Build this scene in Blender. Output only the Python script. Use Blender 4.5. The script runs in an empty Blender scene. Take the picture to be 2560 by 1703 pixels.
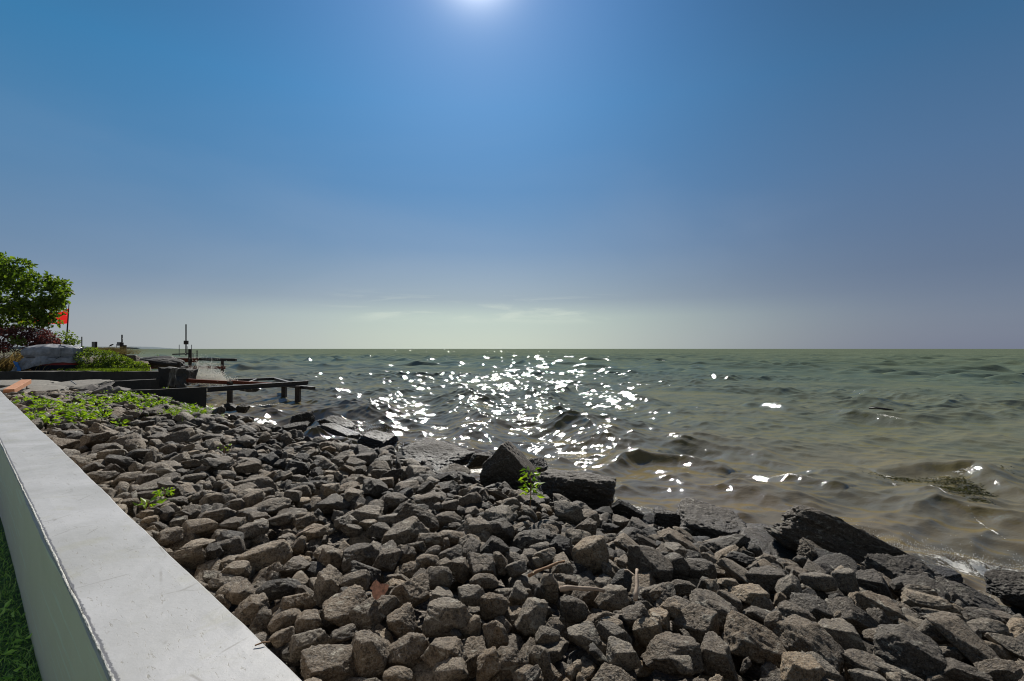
import bpy, bmesh, math, random
import numpy as np
from mathutils import Vector, Matrix, Euler

random.seed(7)
rng = np.random.default_rng(11)
scene = bpy.context.scene
COL = scene.collection
R = math.radians

# ------------------------------------------------------------------ camera
W, H, FP = 2560.0, 1703.0, 1209.0          # photo size and focal length in photo pixels
EYE = 2.9
PITCH = math.atan(20.5 / FP)
cam_d = bpy.data.cameras.new('camera')
cam = bpy.data.objects.new('camera', cam_d)
COL.objects.link(cam)
cam_d.sensor_width = 36.0
cam_d.lens = FP / W * 36.0
cam_d.clip_start = 0.02
cam_d.clip_end = 60000
cam.location = (0, 0, EYE)
cam.rotation_euler = (math.pi / 2 + PITCH, 0, 0)
scene.camera = cam


def ray(px, py):
    u = (px - W / 2) / FP
    v = (H / 2 - py) / FP
    c, s = math.cos(PITCH), math.sin(PITCH)
    return Vector((u, c - s * v, s + c * v))


def at(px, py, depth):
    r = ray(px, py)
    return Vector((0, 0, EYE)) + r * (depth / r.y)


def atz(px, py, z):
    r = ray(px, py)
    return Vector((0, 0, EYE)) + r * ((z - EYE) / r.z)


# ------------------------------------------------------------------ sun, sky, exposure
SUN_EL, SUN_AZ = R(39.6), R(-4.2)           # azimuth measured from +Y, negative = to the left
sun_dir = Vector((math.sin(SUN_AZ) * math.cos(SUN_EL), math.cos(SUN_AZ) * math.cos(SUN_EL), math.sin(SUN_EL)))
sd = bpy.data.lights.new('sun', 'SUN')
sd.energy = 5.0
sd.angle = R(0.53)
sd.color = (1.0, 0.95, 0.87)
so = bpy.data.objects.new('sun', sd)
COL.objects.link(so)
so.rotation_euler = sun_dir.to_track_quat('Z', 'Y').to_euler()
so.location = sun_dir * 50

scene.view_settings.view_transform = 'Standard'
scene.view_settings.look = 'None'
scene.view_settings.exposure = 0.25
scene.view_settings.gamma = 1.0
scene.render.engine = 'CYCLES'
scene.cycles.filter_width = 1.1


def lin(r, g, b):
    def f(c):
        c /= 255.0
        return c / 12.92 if c <= 0.04045 else ((c + 0.055) / 1.055) ** 2.4
    return (f(r), f(g), f(b), 1.0)


class NT:
    """small node-tree helper"""
    def __init__(s, tree):
        s.t = tree
        s.n = tree.nodes
        s.l = tree.links

    def new(s, typ, **kw):
        n = s.n.new(typ)
        for k, v in kw.items():
            if k.startswith('i_'):
                continue
            setattr(n, k, v)
        return n

    def set(s, sock, v):
        if isinstance(v, bpy.types.NodeSocket):
            s.l.new(v, sock)
        else:
            sock.default_value = v

    def math(s, op, a, b=0.0, c=None, clamp=False):
        n = s.n.new('ShaderNodeMath')
        n.operation = op
        n.use_clamp = clamp
        s.set(n.inputs[0], a)
        s.set(n.inputs[1], b)
        if c is not None:
            s.set(n.inputs[2], c)
        return n.outputs[0]

    def vmath(s, op, a, b=None):
        n = s.n.new('ShaderNodeVectorMath')
        n.operation = op
        s.set(n.inputs[0], a)
        if b is not None:
            s.set(n.inputs[1], b)
        return n.outputs['Value'] if op in ('DOT_PRODUCT', 'LENGTH') else n.outputs[0]

    def mix(s, f, a, b, mode='MIX'):
        n = s.n.new('ShaderNodeMix')
        n.data_type = 'RGBA'
        n.blend_type = mode
        s.set(n.inputs[0], f)
        s.set(n.inputs[6], a)
        s.set(n.inputs[7], b)
        return n.outputs[2]

    def ramp(s, f, stops, interp='LINEAR'):
        n = s.n.new('ShaderNodeValToRGB')
        n.color_ramp.interpolation = interp
        e = n.color_ramp.elements
        while len(e) < len(stops):
            e.new(0.5)
        for el, (p, c) in zip(e, stops):
            el.position = p
            el.color = c if len(c) == 4 else (*c, 1)
        s.set(n.inputs[0], f)
        return n.outputs[0]

    def rng(s, v, a, b, c=0.0, d=1.0, smooth=False):
        n = s.n.new('ShaderNodeMapRange')
        if smooth:
            n.interpolation_type = 'SMOOTHSTEP'
        s.set(n.inputs[0], v)
        for i, x in enumerate((a, b, c, d)):
            n.inputs[1 + i].default_value = x
        return n.outputs[0]

    def noise(s, vec, scale, detail=3.0, rough=0.55, dist=0.0, dim='3D'):
        n = s.n.new('ShaderNodeTexNoise')
        n.noise_dimensions = dim
        if vec is not None:
            s.set(n.inputs['Vector'], vec)
        n.inputs['Scale'].default_value = scale
        n.inputs['Detail'].default_value = detail
        n.inputs['Roughness'].default_value = rough
        n.inputs['Distortion'].default_value = dist
        return n.outputs[0]

    def mapping(s, vec, scale=(1, 1, 1), rot=(0, 0, 0), loc=(0, 0, 0)):
        n = s.n.new('ShaderNodeMapping')
        s.set(n.inputs[0], vec)
        n.inputs['Scale'].default_value = scale
        n.inputs['Rotation'].default_value = rot
        n.inputs['Location'].default_value = loc
        return n.outputs[0]

    def bump(s, h, strength=0.5, dist=0.01, normal=None):
        n = s.n.new('ShaderNodeBump')
        n.inputs['Strength'].default_value = strength
        n.inputs['Distance'].default_value = dist
        s.set(n.inputs['Height'], h)
        if normal is not None:
            s.set(n.inputs['Normal'], normal)
        return n.outputs[0]


def build_world():
    w = bpy.data.worlds.new('World')
    scene.world = w
    w.use_nodes = True
    t = NT(w.node_tree)
    t.n.clear()
    out = t.new('ShaderNodeOutputWorld')
    bg = t.new('ShaderNodeBackground')
    t.l.new(bg.outputs[0], out.inputs[0])
    sky = t.new('ShaderNodeTexSky')
    sky.sky_type = 'NISHITA'
    sky.sun_disc = False
    sky.sun_elevation = SUN_EL
    sky.sun_rotation = SUN_AZ
    sky.air_density = 1.0
    sky.dust_density = 1.0
    g = t.new('ShaderNodeTexCoord').outputs['Generated']
    sep = t.new('ShaderNodeSeparateXYZ')
    t.l.new(g, sep.inputs[0])
    z = t.math('MAXIMUM', sep.outputs[2], 0.0)
    flat = t.vmath('NORMALIZE', t.vmath('MULTIPLY', g, (1, 1, 0)))
    right = (math.cos(SUN_AZ), -math.sin(SUN_AZ), 0)
    s = t.vmath('DOT_PRODUCT', flat, right)
    # sky air: colour by elevation towards the sun, to its left and to its right
    c = t.ramp(z, [(0.0, lin(192, 206, 196)), (0.065, lin(184, 201, 194)), (0.10, lin(150, 168, 180)), (0.20, lin(108, 145, 182)),
                   (0.31, lin(74, 134, 186)), (0.45, lin(56, 136, 198)), (0.60, lin(44, 128, 198)), (0.75, lin(40, 80, 130)), (1.0, lin(30, 55, 95))], 'LINEAR')
    l = t.ramp(z, [(0.0, lin(150, 156, 166)), (0.05, lin(140, 150, 165)), (0.13, lin(106, 132, 162)), (0.30, lin(70, 124, 168)),
                   (0.45, lin(46, 118, 166)), (0.7, lin(30, 65, 105)), (1.0, lin(25, 50, 90))])
    r = t.ramp(z, [(0.0, lin(110, 120, 142)), (0.05, lin(108, 120, 142)), (0.13, lin(92, 110, 138)), (0.30, lin(74, 108, 146)),
                   (0.45, lin(52, 100, 142)), (0.7, lin(32, 65, 100)), (1.0, lin(25, 50, 90))])
    fl = t.rng(s, 0.0, -0.78, smooth=True)
    fr = t.rng(s, 0.0, 0.78, smooth=True)
    col = t.mix(fr, t.mix(fl, c, l), r)
    fsun = t.vmath('DOT_PRODUCT', flat, (math.sin(SUN_AZ), math.cos(SUN_AZ), 0))
    bk = t.rng(fsun, 0.45, -0.4, smooth=True)
    col = t.mix(bk, col, t.mix(0.5, t.mix(1.0, col, (0.72, 0.70, 0.66, 1), 'MULTIPLY'), (0.24, 0.235, 0.21, 1)))
    # thin wisps of cloud low over the horizon and a veil higher up
    pv = t.mapping(g, scale=(1.0, 1.0, 9.0), rot=(0, 0.04, 0), loc=(0.2, 0, 0.1))
    n1 = t.noise(pv, 4.2, 6, 0.62, 0.5)
    band = t.math('MULTIPLY', t.rng(sep.outputs[2], 0.045, 0.07, smooth=True), t.rng(sep.outputs[2], 0.125, 0.08, smooth=True))
    band = t.math('MULTIPLY', band, t.rng(t.math('ABSOLUTE', s), 0.34, 0.16, smooth=True))
    wsp = t.math('MULTIPLY', t.rng(n1, 0.50, 0.66, smooth=True), band)
    col = t.mix(t.math('MULTIPLY', wsp, 0.55), col, lin(205, 216, 205))
    n2 = t.noise(t.mapping(g, scale=(1.0, 1.0, 3.0), rot=(0, 0.5, 0.2)), 1.6, 4, 0.5, 0.6)
    veil = t.math('MULTIPLY', t.rng(n2, 0.42, 0.75, smooth=True), t.rng(sep.outputs[2], 0.6, 0.1, smooth=True))
    col = t.mix(t.math('MULTIPLY', veil, 0.13), col, lin(160, 172, 192))
    # aureole of the sun
    d = t.vmath('DOT_PRODUCT', g, tuple(sun_dir))
    ang = t.math('ARCCOSINE', t.math('MINIMUM', d, 0.99999))
    g1 = t.math('EXPONENT', t.math('MULTIPLY', ang, -1 / R(1.25)))
    g2 = t.math('EXPONENT', t.math('MULTIPLY', ang, -1 / R(5.5)))
    glow = t.math('ADD', t.math('MULTIPLY', g1, 7.0), t.math('MULTIPLY', g2, 0.11))
    gc = t.mix(1.0, (1.0, 0.97, 0.93, 1), (1, 1, 1, 1), 'MULTIPLY')
    gl = t.vmath('SCALE', gc)
    gl.node.inputs['Scale'].default_value = 1.0
    t.l.new(glow, gl.node.inputs['Scale'])
    air = t.vmath('ADD', col, gl)
    # the physical sky at its share, the rest the haze of this day
    sk = t.vmath('SCALE', sky.outputs[0])
    sk.node.inputs['Scale'].default_value = 0.12
    skh = t.math('MULTIPLY', 1.0, 1.0)
    sum_ = t.vmath('SCALE', air)
    sum_.node.inputs['Scale'].default_value = 0.94
    tot = t.vmath('ADD', sum_, sk)
    tot2 = t.mix(0.06, air, sk)
    # Background strength 0.1: the colour is brought up to the physical scale of the sky texture
    up = t.vmath('SCALE', tot2)
    up.node.inputs['Scale'].default_value = 8.4
    t.l.new(up, bg.inputs[0])
    bg.inputs[1].default_value = 0.1


build_world()

# ------------------------------------------------------------------ helpers
TH = math.atan(1389 / FP)
WD = Vector((-math.sin(TH), math.cos(TH), 0))      # direction of the white wall (away, to the left)
WN = Vector((math.cos(TH), math.sin(TH), 0))       # towards the water


def ta(x, y):
    return x * WD.x + y * WD.y, x * WN.x + y * WN.y


def from_ta(t, a, z=0.0):
    return Vector((t * WD.x + a * WN.x, t * WD.y + a * WN.y, z))


BA = np.array([-30, 0.6, 2.0, 4.0, 5.4, 6.4, 7.0, 7.6, 9.0, 14.0, 40.0])
BZ = np.array([1.22, 1.22, 1.18, 0.98, 0.62, 0.20, -0.08, -0.35, -0.9, -1.8, -2.5])


def bed_np(x, y):
    t = x * WD.x + y * WD.y
    a = x * WN.x + y * WN.y
    z = np.interp(a, BA, BZ)
    k = np.clip((y - 23.15) / 0.2, 0, 1)
    z2 = np.interp(a, [-30, 5.8, 7.2, 9, 14], [1.72, 1.72, 0.5, -0.8, -1.8])
    z = z * (1 - k) + z2 * k
    z = z + 0.04 * np.sin(x * 1.7 + y * 0.6) + 0.03 * np.sin(y * 2.3 - x)
    return z


def bed(x, y):
    return float(bed_np(np.array([x]), np.array([y]))[0])


def hit_bed(px, py, off=0.1):
    r = ray(px, py)
    o = Vector((0, 0, EYE))
    s = 0.6
    while s < 80:
        p = o + r * s
        if p.z < bed(p.x, p.y) + off:
            return p
        s += 0.02
    return p


def tag(o, label=None, cat=None, group=None, kind=None):
    if label:
        o['label'] = label
    if cat:
        o['category'] = cat
    if group:
        o['group'] = group
    if kind:
        o['kind'] = kind
    return o


def link(o, parent=None):
    COL.objects.link(o)
    if parent is not None:
        o.parent = parent
    return o


def empty(name, loc=(0, 0, 0)):
    o = bpy.data.objects.new(name, None)
    o.location = loc
    o.empty_display_size = 0.2
    return link(o)


def np_mesh(name, V, F, smooth=False):
    """V (n,3), F (m,k) same-size faces"""
    V = np.asarray(V, dtype=np.float32)
    F = np.asarray(F, dtype=np.int32)
    me = bpy.data.meshes.new(name)
    m, k = F.shape
    me.vertices.add(len(V))
    me.vertices.foreach_set('co', V.ravel())
    me.loops.add(m * k)
    me.loops.foreach_set('vertex_index', F.ravel())
    me.polygons.add(m)
    me.polygons.foreach_set('loop_start', np.arange(0, m * k, k, dtype=np.int32))
    me.polygons.foreach_set('loop_total', np.full(m, k, dtype=np.int32))
    me.polygons.foreach_set('use_smooth', np.full(m, smooth, dtype=bool))
    me.update(calc_edges=True)
    return me


def np_obj(name, V, F, mat, parent=None, smooth=False, origin=None):
    V = np.asarray(V, dtype=np.float64)
    if origin is None and parent is None:
        origin = (V[:, 0].mean(), V[:, 1].mean(), V[:, 2].min())
    off = np.zeros(3)
    if parent is not None:
        off = np.array(parent.matrix_basis.translation)
        origin = None
    if origin is not None:
        off = np.array(origin)
    me = np_mesh(name, V - off, F, smooth)
    me.materials.append(mat)
    o = bpy.data.objects.new(name, me)
    if origin is not None:
        o.location = origin
    return link(o, parent)


class MB:
    """collects shapes in world space into one mesh object"""
    def __init__(s):
        s.bm = bmesh.new()

    def box(s, c, size, rot=None, bev=0.0):
        M = Matrix.Translation(Vector(c)) @ (rot.to_4x4() if rot is not None else Matrix.Identity(4)) @ Matrix.Diagonal((*size, 1))
        r = bmesh.ops.create_cube(s.bm, size=1.0, matrix=M)
        if bev:
            es = list({e for v in r['verts'] for e in v.link_edges})
            bmesh.ops.bevel(s.bm, geom=es, offset=bev, segments=2, affect='EDGES', profile=0.5)
        return s

    def beam(s, p0, p1, w, h, bev=0.01):
        p0, p1 = Vector(p0), Vector(p1)
        d = p1 - p0
        x = d.normalized()
        up = Vector((0, 0, 1))
        if abs(x.dot(up)) > 0.95:
            up = Vector((0, 1, 0))
        y = up.cross(x).normalized()
        z = x.cross(y)
        rot = Matrix((x, y, z)).transposed()
        return s.box((p0 + p1) / 2, (d.length, w, h), rot, bev)

    def ibeam(s, p0, p1, w, h, th=0.03):
        p0, p1 = Vector(p0), Vector(p1)
        up = Vector((0, 0, 1))
        s.beam(p0 + up * (h / 2 - th / 2), p1 + up * (h / 2 - th / 2), w, th, 0.004)
        s.beam(p0 - up * (h / 2 - th / 2), p1 - up * (h / 2 - th / 2), w, th, 0.004)
        s.beam(p0, p1, w * 0.22, h - 2 * th - 0.002, 0.0)
        return s

    def cyl(s, p0, p1, r0, r1=None, n=12):
        r1 = r0 if r1 is None else r1
        p0, p1 = Vector(p0), Vector(p1)
        d = p1 - p0
        M = Matrix.Translation((p0 + p1) / 2) @ d.to_track_quat('Z', 'Y').to_matrix().to_4x4()
        bmesh.ops.create_cone(s.bm, cap_ends=True, segments=n, radius1=r0, radius2=r1, depth=d.length, matrix=M)
        return s

    def tube(s, pts, rads, n=8):
        pts = [Vector(p) for p in pts]
        rings = []
        for i, p in enumerate(pts):
            d = (pts[min(i + 1, len(pts) - 1)] - pts[max(i - 1, 0)]).normalized()
            up = Vector((0, 0, 1)) if abs(d.z) < 0.9 else Vector((1, 0, 0))
            a = d.cross(up).normalized()
            b = d.cross(a)
            rr = rads[i] if hasattr(rads, '__len__') else rads
            rings.append([s.bm.verts.new(p + (a * math.cos(k * 2 * math.pi / n) + b * math.sin(k * 2 * math.pi / n)) * rr) for k in range(n)])
        for i in range(len(rings) - 1):
            for k in range(n):
                s.bm.faces.new((rings[i][k], rings[i][(k + 1) % n], rings[i + 1][(k + 1) % n], rings[i + 1][k]))
        s.bm.faces.new(rings[0][::-1])
        s.bm.faces.new(rings[-1])
        return s

    def prism(s, poly, z0, z1):
        a = [s.bm.verts.new((p[0], p[1], z0)) for p in poly]
        b = [s.bm.verts.new((p[0], p[1], z1)) for p in poly]
        n = len(poly)
        s.bm.faces.new(a[::-1])
        s.bm.faces.new(b)
        for i in range(n):
            s.bm.faces.new((a[i], a[(i + 1) % n], b[(i + 1) % n], b[i]))
        return s

    def rough(s, cuts_len, amp, freq=3.0, seed=0):
        """subdivide and displace so that cast or split faces are not dead flat"""
        for _ in range(5):
            es = [e for e in s.bm.edges if e.calc_length() > cuts_len]
            if not es:
                break
            bmesh.ops.subdivide_edges(s.bm, edges=es, cuts=1, use_grid_fill=True)
        bmesh.ops.triangulate(s.bm, faces=[f for f in s.bm.faces if len(f.verts) > 4])
        s.bm.normal_update()
        co = np.array([v.co[:] for v in s.bm.verts])
        n = fbm(co * freq + seed * 3.7, 4)
        for v, k in zip(s.bm.verts, n):
            v.co += v.normal * float(k) * amp
        return s

    def build(s, name, mat, parent=None, smooth=False):
        bmesh.ops.recalc_face_normals(s.bm, faces=s.bm.faces)
        vs = s.bm.verts
        if parent is None:
            c = Vector((sum(v.co.x for v in vs) / len(vs), sum(v.co.y for v in vs) / len(vs), min(v.co.z for v in vs)))
        else:
            c = parent.matrix_basis.translation
        bmesh.ops.translate(s.bm, verts=list(vs), vec=-c)
        me = bpy.data.meshes.new(name)
        s.bm.to_mesh(me)
        s.bm.free()
        me.materials.append(mat)
        if smooth:
            for p in me.polygons:
                p.use_smooth = True
        o = bpy.data.objects.new(name, me)
        if parent is None:
            o.location = c
        return link(o, parent)


# vectorised lattice noise
_perm = np.random.default_rng(5).random(65536)


def vnoise(P):
    P = np.asarray(P, dtype=np.float64)
    i = np.floor(P).astype(np.int64)
    f = P - i
    f = f * f * (3 - 2 * f)
    def h(dx, dy, dz):
        k = (i[:, 0] + dx) * 73856093 ^ (i[:, 1] + dy) * 19349663 ^ (i[:, 2] + dz) * 83492791
        return _perm[(k ^ (k >> 13)) & 65535]
    x, y, z = f[:, 0], f[:, 1], f[:, 2]
    a = h(0, 0, 0) * (1 - x) + h(1, 0, 0) * x
    b = h(0, 1, 0) * (1 - x) + h(1, 1, 0) * x
    c = h(0, 0, 1) * (1 - x) + h(1, 0, 1) * x
    d = h(0, 1, 1) * (1 - x) + h(1, 1, 1) * x
    return ((a * (1 - y) + b * y) * (1 - z) + (c * (1 - y) + d * y) * z) * 2 - 1


def fbm(P, oct=4, gain=0.5):
    P = np.asarray(P, dtype=np.float64)
    s = 0
    a = 1.0
    for o in range(oct):
        s = s + a * vnoise(P * (2 ** o) + o * 17.3)
        a *= gain
    return s


# ------------------------------------------------------------------ materials
def material(name):
    m = bpy.data.materials.new(name)
    m.use_nodes = True
    t = NT(m.node_tree)
    b = t.n['Principled BSDF']
    return m, t, b


def mat_rock(name, mode):
    """mode OBJECT: tone is a custom property, GEOMETRY: tone is a mesh attribute"""
    m, t, b = material(name)
    pos = t.new('ShaderNodeNewGeometry').outputs['Position']
    at_ = t.new('ShaderNodeAttribute')
    at_.attribute_type = mode
    at_.attribute_name = 'tone'
    tone = at_.outputs['Fac']
    off = t.vmath('ADD', pos, t.vmath('SCALE', (3.1, 7.7, 5.3)))
    n1 = t.noise(off, 3.5, 5, 0.6)
    n2 = t.noise(off, 26, 6, 0.72)
    n3 = t.noise(off, 130, 3, 0.7)
    n4 = t.noise(t.mapping(off, scale=(1, 1, 2.6), rot=(0.5, 0.3, 0.2)), 11, 4, 0.6, 0.8)
    dark = t.mix(n1, (0.030, 0.026, 0.022, 1), (0.080, 0.068, 0.054, 1))
    pale = t.mix(n1, (0.22, 0.19, 0.150, 1), (0.42, 0.36, 0.27, 1))
    col = t.mix(t.math('POWER', tone, 1.3), dark, pale)
    n5 = t.noise(off, 62, 3, 0.7)
    hue = t.math('FRACT', t.math('MULTIPLY', tone, 61.7))
    warm = t.math('ADD', t.math('MULTIPLY', hue, 0.8), t.math('MULTIPLY', t.rng(t.noise(off, 1.9, 2, 0.5), 0.40, 0.62), 0.4))
    col = t.mix(warm, col, t.mix(1.0, col, (1.36, 1.04, 0.68, 1), 'MULTIPLY'))
    col = t.mix(t.math('MULTIPLY', t.rng(n5, 0.52, 0.66), 0.55), col, t.mix(tone, (0.26, 0.22, 0.17, 1), (0.62, 0.53, 0.39, 1)))
    col = t.mix(t.math('MULTIPLY', t.rng(n5, 0.48, 0.36), 0.75), col, (0.014, 0.012, 0.010, 1))
    col = t.mix(t.math('MULTIPLY', t.rng(n2, 0.44, 0.68), 0.6), col, t.mix(tone, (0.17, 0.148, 0.120, 1), (0.58, 0.49, 0.36, 1)))
    col = t.mix(t.math('MULTIPLY', t.rng(n2, 0.46, 0.33), 0.72), col, (0.025, 0.022, 0.020, 1))
    col = t.mix(t.math('MULTIPLY', t.rng(n3, 0.53, 0.70), 0.55), col, (0.50, 0.46, 0.40, 1))
    col = t.mix(t.math('MULTIPLY', t.rng(n3, 0.47, 0.34), 0.60), col, (0.020, 0.018, 0.016, 1))
    k_ = t.vmath('SCALE', col)
    t.l.new(t.math('MULTIPLY', t.rng(tone, 0.0, 0.35, 0.30, 1.0), 0.67), k_.node.inputs['Scale'])
    col = k_
    lich = t.math('MULTIPLY', t.rng(n4, 0.60, 0.68), 0.55)
    col = t.mix(lich, col, (0.42, 0.40, 0.33, 1))
    sp = t.new('ShaderNodeSeparateXYZ')
    t.l.new(pos, sp.inputs[0])
    # water line: stone stays wet and dark below it, with green algae here and there
    wl = t.math('ADD', sp.outputs[2], t.math('MULTIPLY', n1, -0.35))
    wet = t.rng(wl, 0.52, 0.20, smooth=True)
    wetc = t.mix(1.0, col, (0.42, 0.40, 0.37, 1), 'MULTIPLY')
    col = t.mix(wet, col, wetc)
    alg = t.math('MULTIPLY', t.rng(t.noise(off, 6, 3, 0.6), 0.62, 0.72), t.rng(sp.outputs[2], 1.1, 0.3))
    col = t.mix(t.math('MULTIPLY', alg, 0.5), col, (0.05, 0.07, 0.025, 1))
    t.l.new(col, b.inputs['Base Color'])
    t.set(b.inputs['Roughness'], t.math('SUBTRACT', 0.70, t.math('MULTIPLY', wet, 0.40)))
    b.inputs['Specular IOR Level'].default_value = 0.42
    h = t.math('ADD', t.math('MULTIPLY', n2, 0.8), t.math('MULTIPLY', n3, 0.22))
    h = t.math('ADD', h, t.math('MULTIPLY', n4, 0.6))
    h = t.math('ADD', h, t.math('MULTIPLY', n5, 0.4))
    t.l.new(t.bump(h, 1.0, 0.032), b.inputs['Normal'])
    return m


def mat_concrete(name, base, wet=0.0, scale=1.0, patch=0.5, dark=0.4):
    m, t, b = material(name)
    pos = t.new('ShaderNodeNewGeometry').outputs['Position']
    n1 = t.noise(pos, 1.3 * scale, 5, 0.6)
    n2 = t.noise(pos, 30 * scale, 4, 0.7)
    n3 = t.noise(t.mapping(pos, scale=(1, 1, 0.2)), 5 * scale, 4, 0.6)
    base = tuple(base)
    lo = tuple(c * dark for c in base)
    col = t.mix(t.math('MULTIPLY', t.rng(n1, 0.35, 0.65), patch), (*base, 1), (*lo, 1))
    col = t.mix(t.math('MULTIPLY', t.rng(n3, 0.5, 0.7), 0.5), col, (*lo, 1))
    col = t.mix(t.math('MULTIPLY', t.rng(n2, 0.5, 0.7), 0.4), col, tuple(min(1, c * 1.5) for c in base) + (1,))
    t.l.new(col, b.inputs['Base Color'])
    b.inputs['Roughness'].default_value = 0.85 - 0.55 * wet
    t.l.new(t.bump(n2, 0.5, 0.02), b.inputs['Normal'])
    return m


def mat_plain(name, base, rough=0.6, metal=0.0, var=0.3, scale=8.0, bump=0.2, trans=0.0):
    m, t, b = material(name)
    pos = t.new('ShaderNodeNewGeometry').outputs['Position']
    n = t.noise(pos, scale, 5, 0.65)
    lo = tuple(c * (1 - var) for c in base)
    hi = tuple(min(1, c * (1 + var)) for c in base)
    t.l.new(t.mix(t.rng(n, 0.3, 0.7), (*lo, 1), (*hi, 1)), b.inputs['Base Color'])
    b.inputs['Roughness'].default_value = rough
    b.inputs['Metallic'].default_value = metal
    if bump:
        t.l.new(t.bump(n, bump, 0.02), b.inputs['Normal'])
    if trans:
        tr = t.new('ShaderNodeBsdfTranslucent')
        tr.inputs[0].default_value = (*hi, 1)
        mx = t.new('ShaderNodeMixShader')
        mx.inputs[0].default_value = trans
        t.l.new(b.outputs[0], mx.inputs[1])
        t.l.new(tr.outputs[0], mx.inputs[2])
        t.l.new(mx.outputs[0], t.n['Material Output'].inputs[0])
    return m


def mat_leaf(name, c1, c2, trans=0.45, rough=0.65, tc=None):
    m, t, b = material(name)
    at_ = t.new('ShaderNodeAttribute')
    at_.attribute_name = 'tone'
    f = at_.outputs['Fac']
    col = t.mix(f, (*c1, 1), (*c2, 1))
    t.l.new(col, b.inputs['Base Color'])
    b.inputs['Roughness'].default_value = rough
    tr = t.new('ShaderNodeBsdfTranslucent')
    t.l.new(t.mix(1.0, col, (*(tc or (1.9, 1.9, 0.6)), 1), 'MULTIPLY'), tr.inputs[0])
    mx = t.new('ShaderNodeMixShader')
    mx.inputs[0].default_value = trans
    t.l.new(b.outputs[0], mx.inputs[1])
    t.l.new(tr.outputs[0], mx.inputs[2])
    t.l.new(mx.outputs[0], t.n['Material Output'].inputs[0])
    return m


M_ROCK = mat_rock('riprap_stone', 'OBJECT')
M_ROCKS = mat_rock('riprap_stone_field', 'GEOMETRY')
M_CONC = mat_concrete('old_concrete', (0.050, 0.047, 0.042), patch=0.8, dark=0.3)
M_SLAB = mat_concrete('broken_slab', (0.23, 0.215, 0.185), scale=2.0, patch=0.5, dark=0.5)
M_FLAG = mat_concrete('split_paving', (0.16, 0.145, 0.13), scale=2.0)
M_SHORE = mat_concrete('dark_shore_rock', (0.022, 0.020, 0.018), wet=0.25, patch=0.6)
M_WETC = mat_concrete('wet_concrete', (0.020, 0.020, 0.018), wet=0.12, patch=0.6)
M_RUST = mat_plain('rusty_steel', (0.15, 0.032, 0.012), 0.75, 0.1, 0.6, 14)
M_DARK = mat_plain('dark_steel', (0.022, 0.021, 0.022), 0.55, 0.2, 0.5, 9)
M_GALV = mat_plain('galvanised_pipe', (0.12, 0.13, 0.13), 0.5, 0.4, 0.3, 9)
M_PILE = mat_plain('tarred_timber', (0.028, 0.022, 0.018), 0.8, 0.0, 0.5, 9)
M_WOOD = mat_plain('orange_timber', (0.42, 0.19, 0.09), 0.7, 0.0, 0.25, 12)
M_DRIFT = mat_plain('driftwood', (0.30, 0.23, 0.17), 0.8, 0.0, 0.35, 30)
M_TWIG = mat_plain('brown_twig', (0.20, 0.11, 0.05), 0.8, 0.0, 0.3, 30)
M_HULL = mat_plain('navy_hull', (0.018, 0.026, 0.045), 0.35, 0.0, 0.3, 4)
M_RED = mat_plain('red_stripe', (0.36, 0.02, 0.03), 0.4, 0.0, 0.2, 4)
M_TARP = mat_plain('silver_tarp', (0.27, 0.285, 0.315), 0.5, 0.0, 0.55, 3, 0.4)
M_BLUE = mat_plain('blue_tarp', (0.02, 0.16, 0.50), 0.5, 0.0, 0.2, 4)
M_FLAGR = mat_plain('red_flag_cloth', (0.62, 0.022, 0.022), 0.7, 0.0, 0.15, 6, 0.1, trans=0.5)
M_BARK = mat_plain('bark', (0.07, 0.05, 0.035), 0.9, 0.0, 0.4, 10, 0.5)
M_BOX = mat_plain('grey_box', (0.20, 0.22, 0.24), 0.5, 0.0, 0.2, 5)
M_BROWNLEAF = mat_plain('dead_leaf', (0.30, 0.14, 0.085), 0.5, 0.0, 0.6, 45, 0.5)


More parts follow.
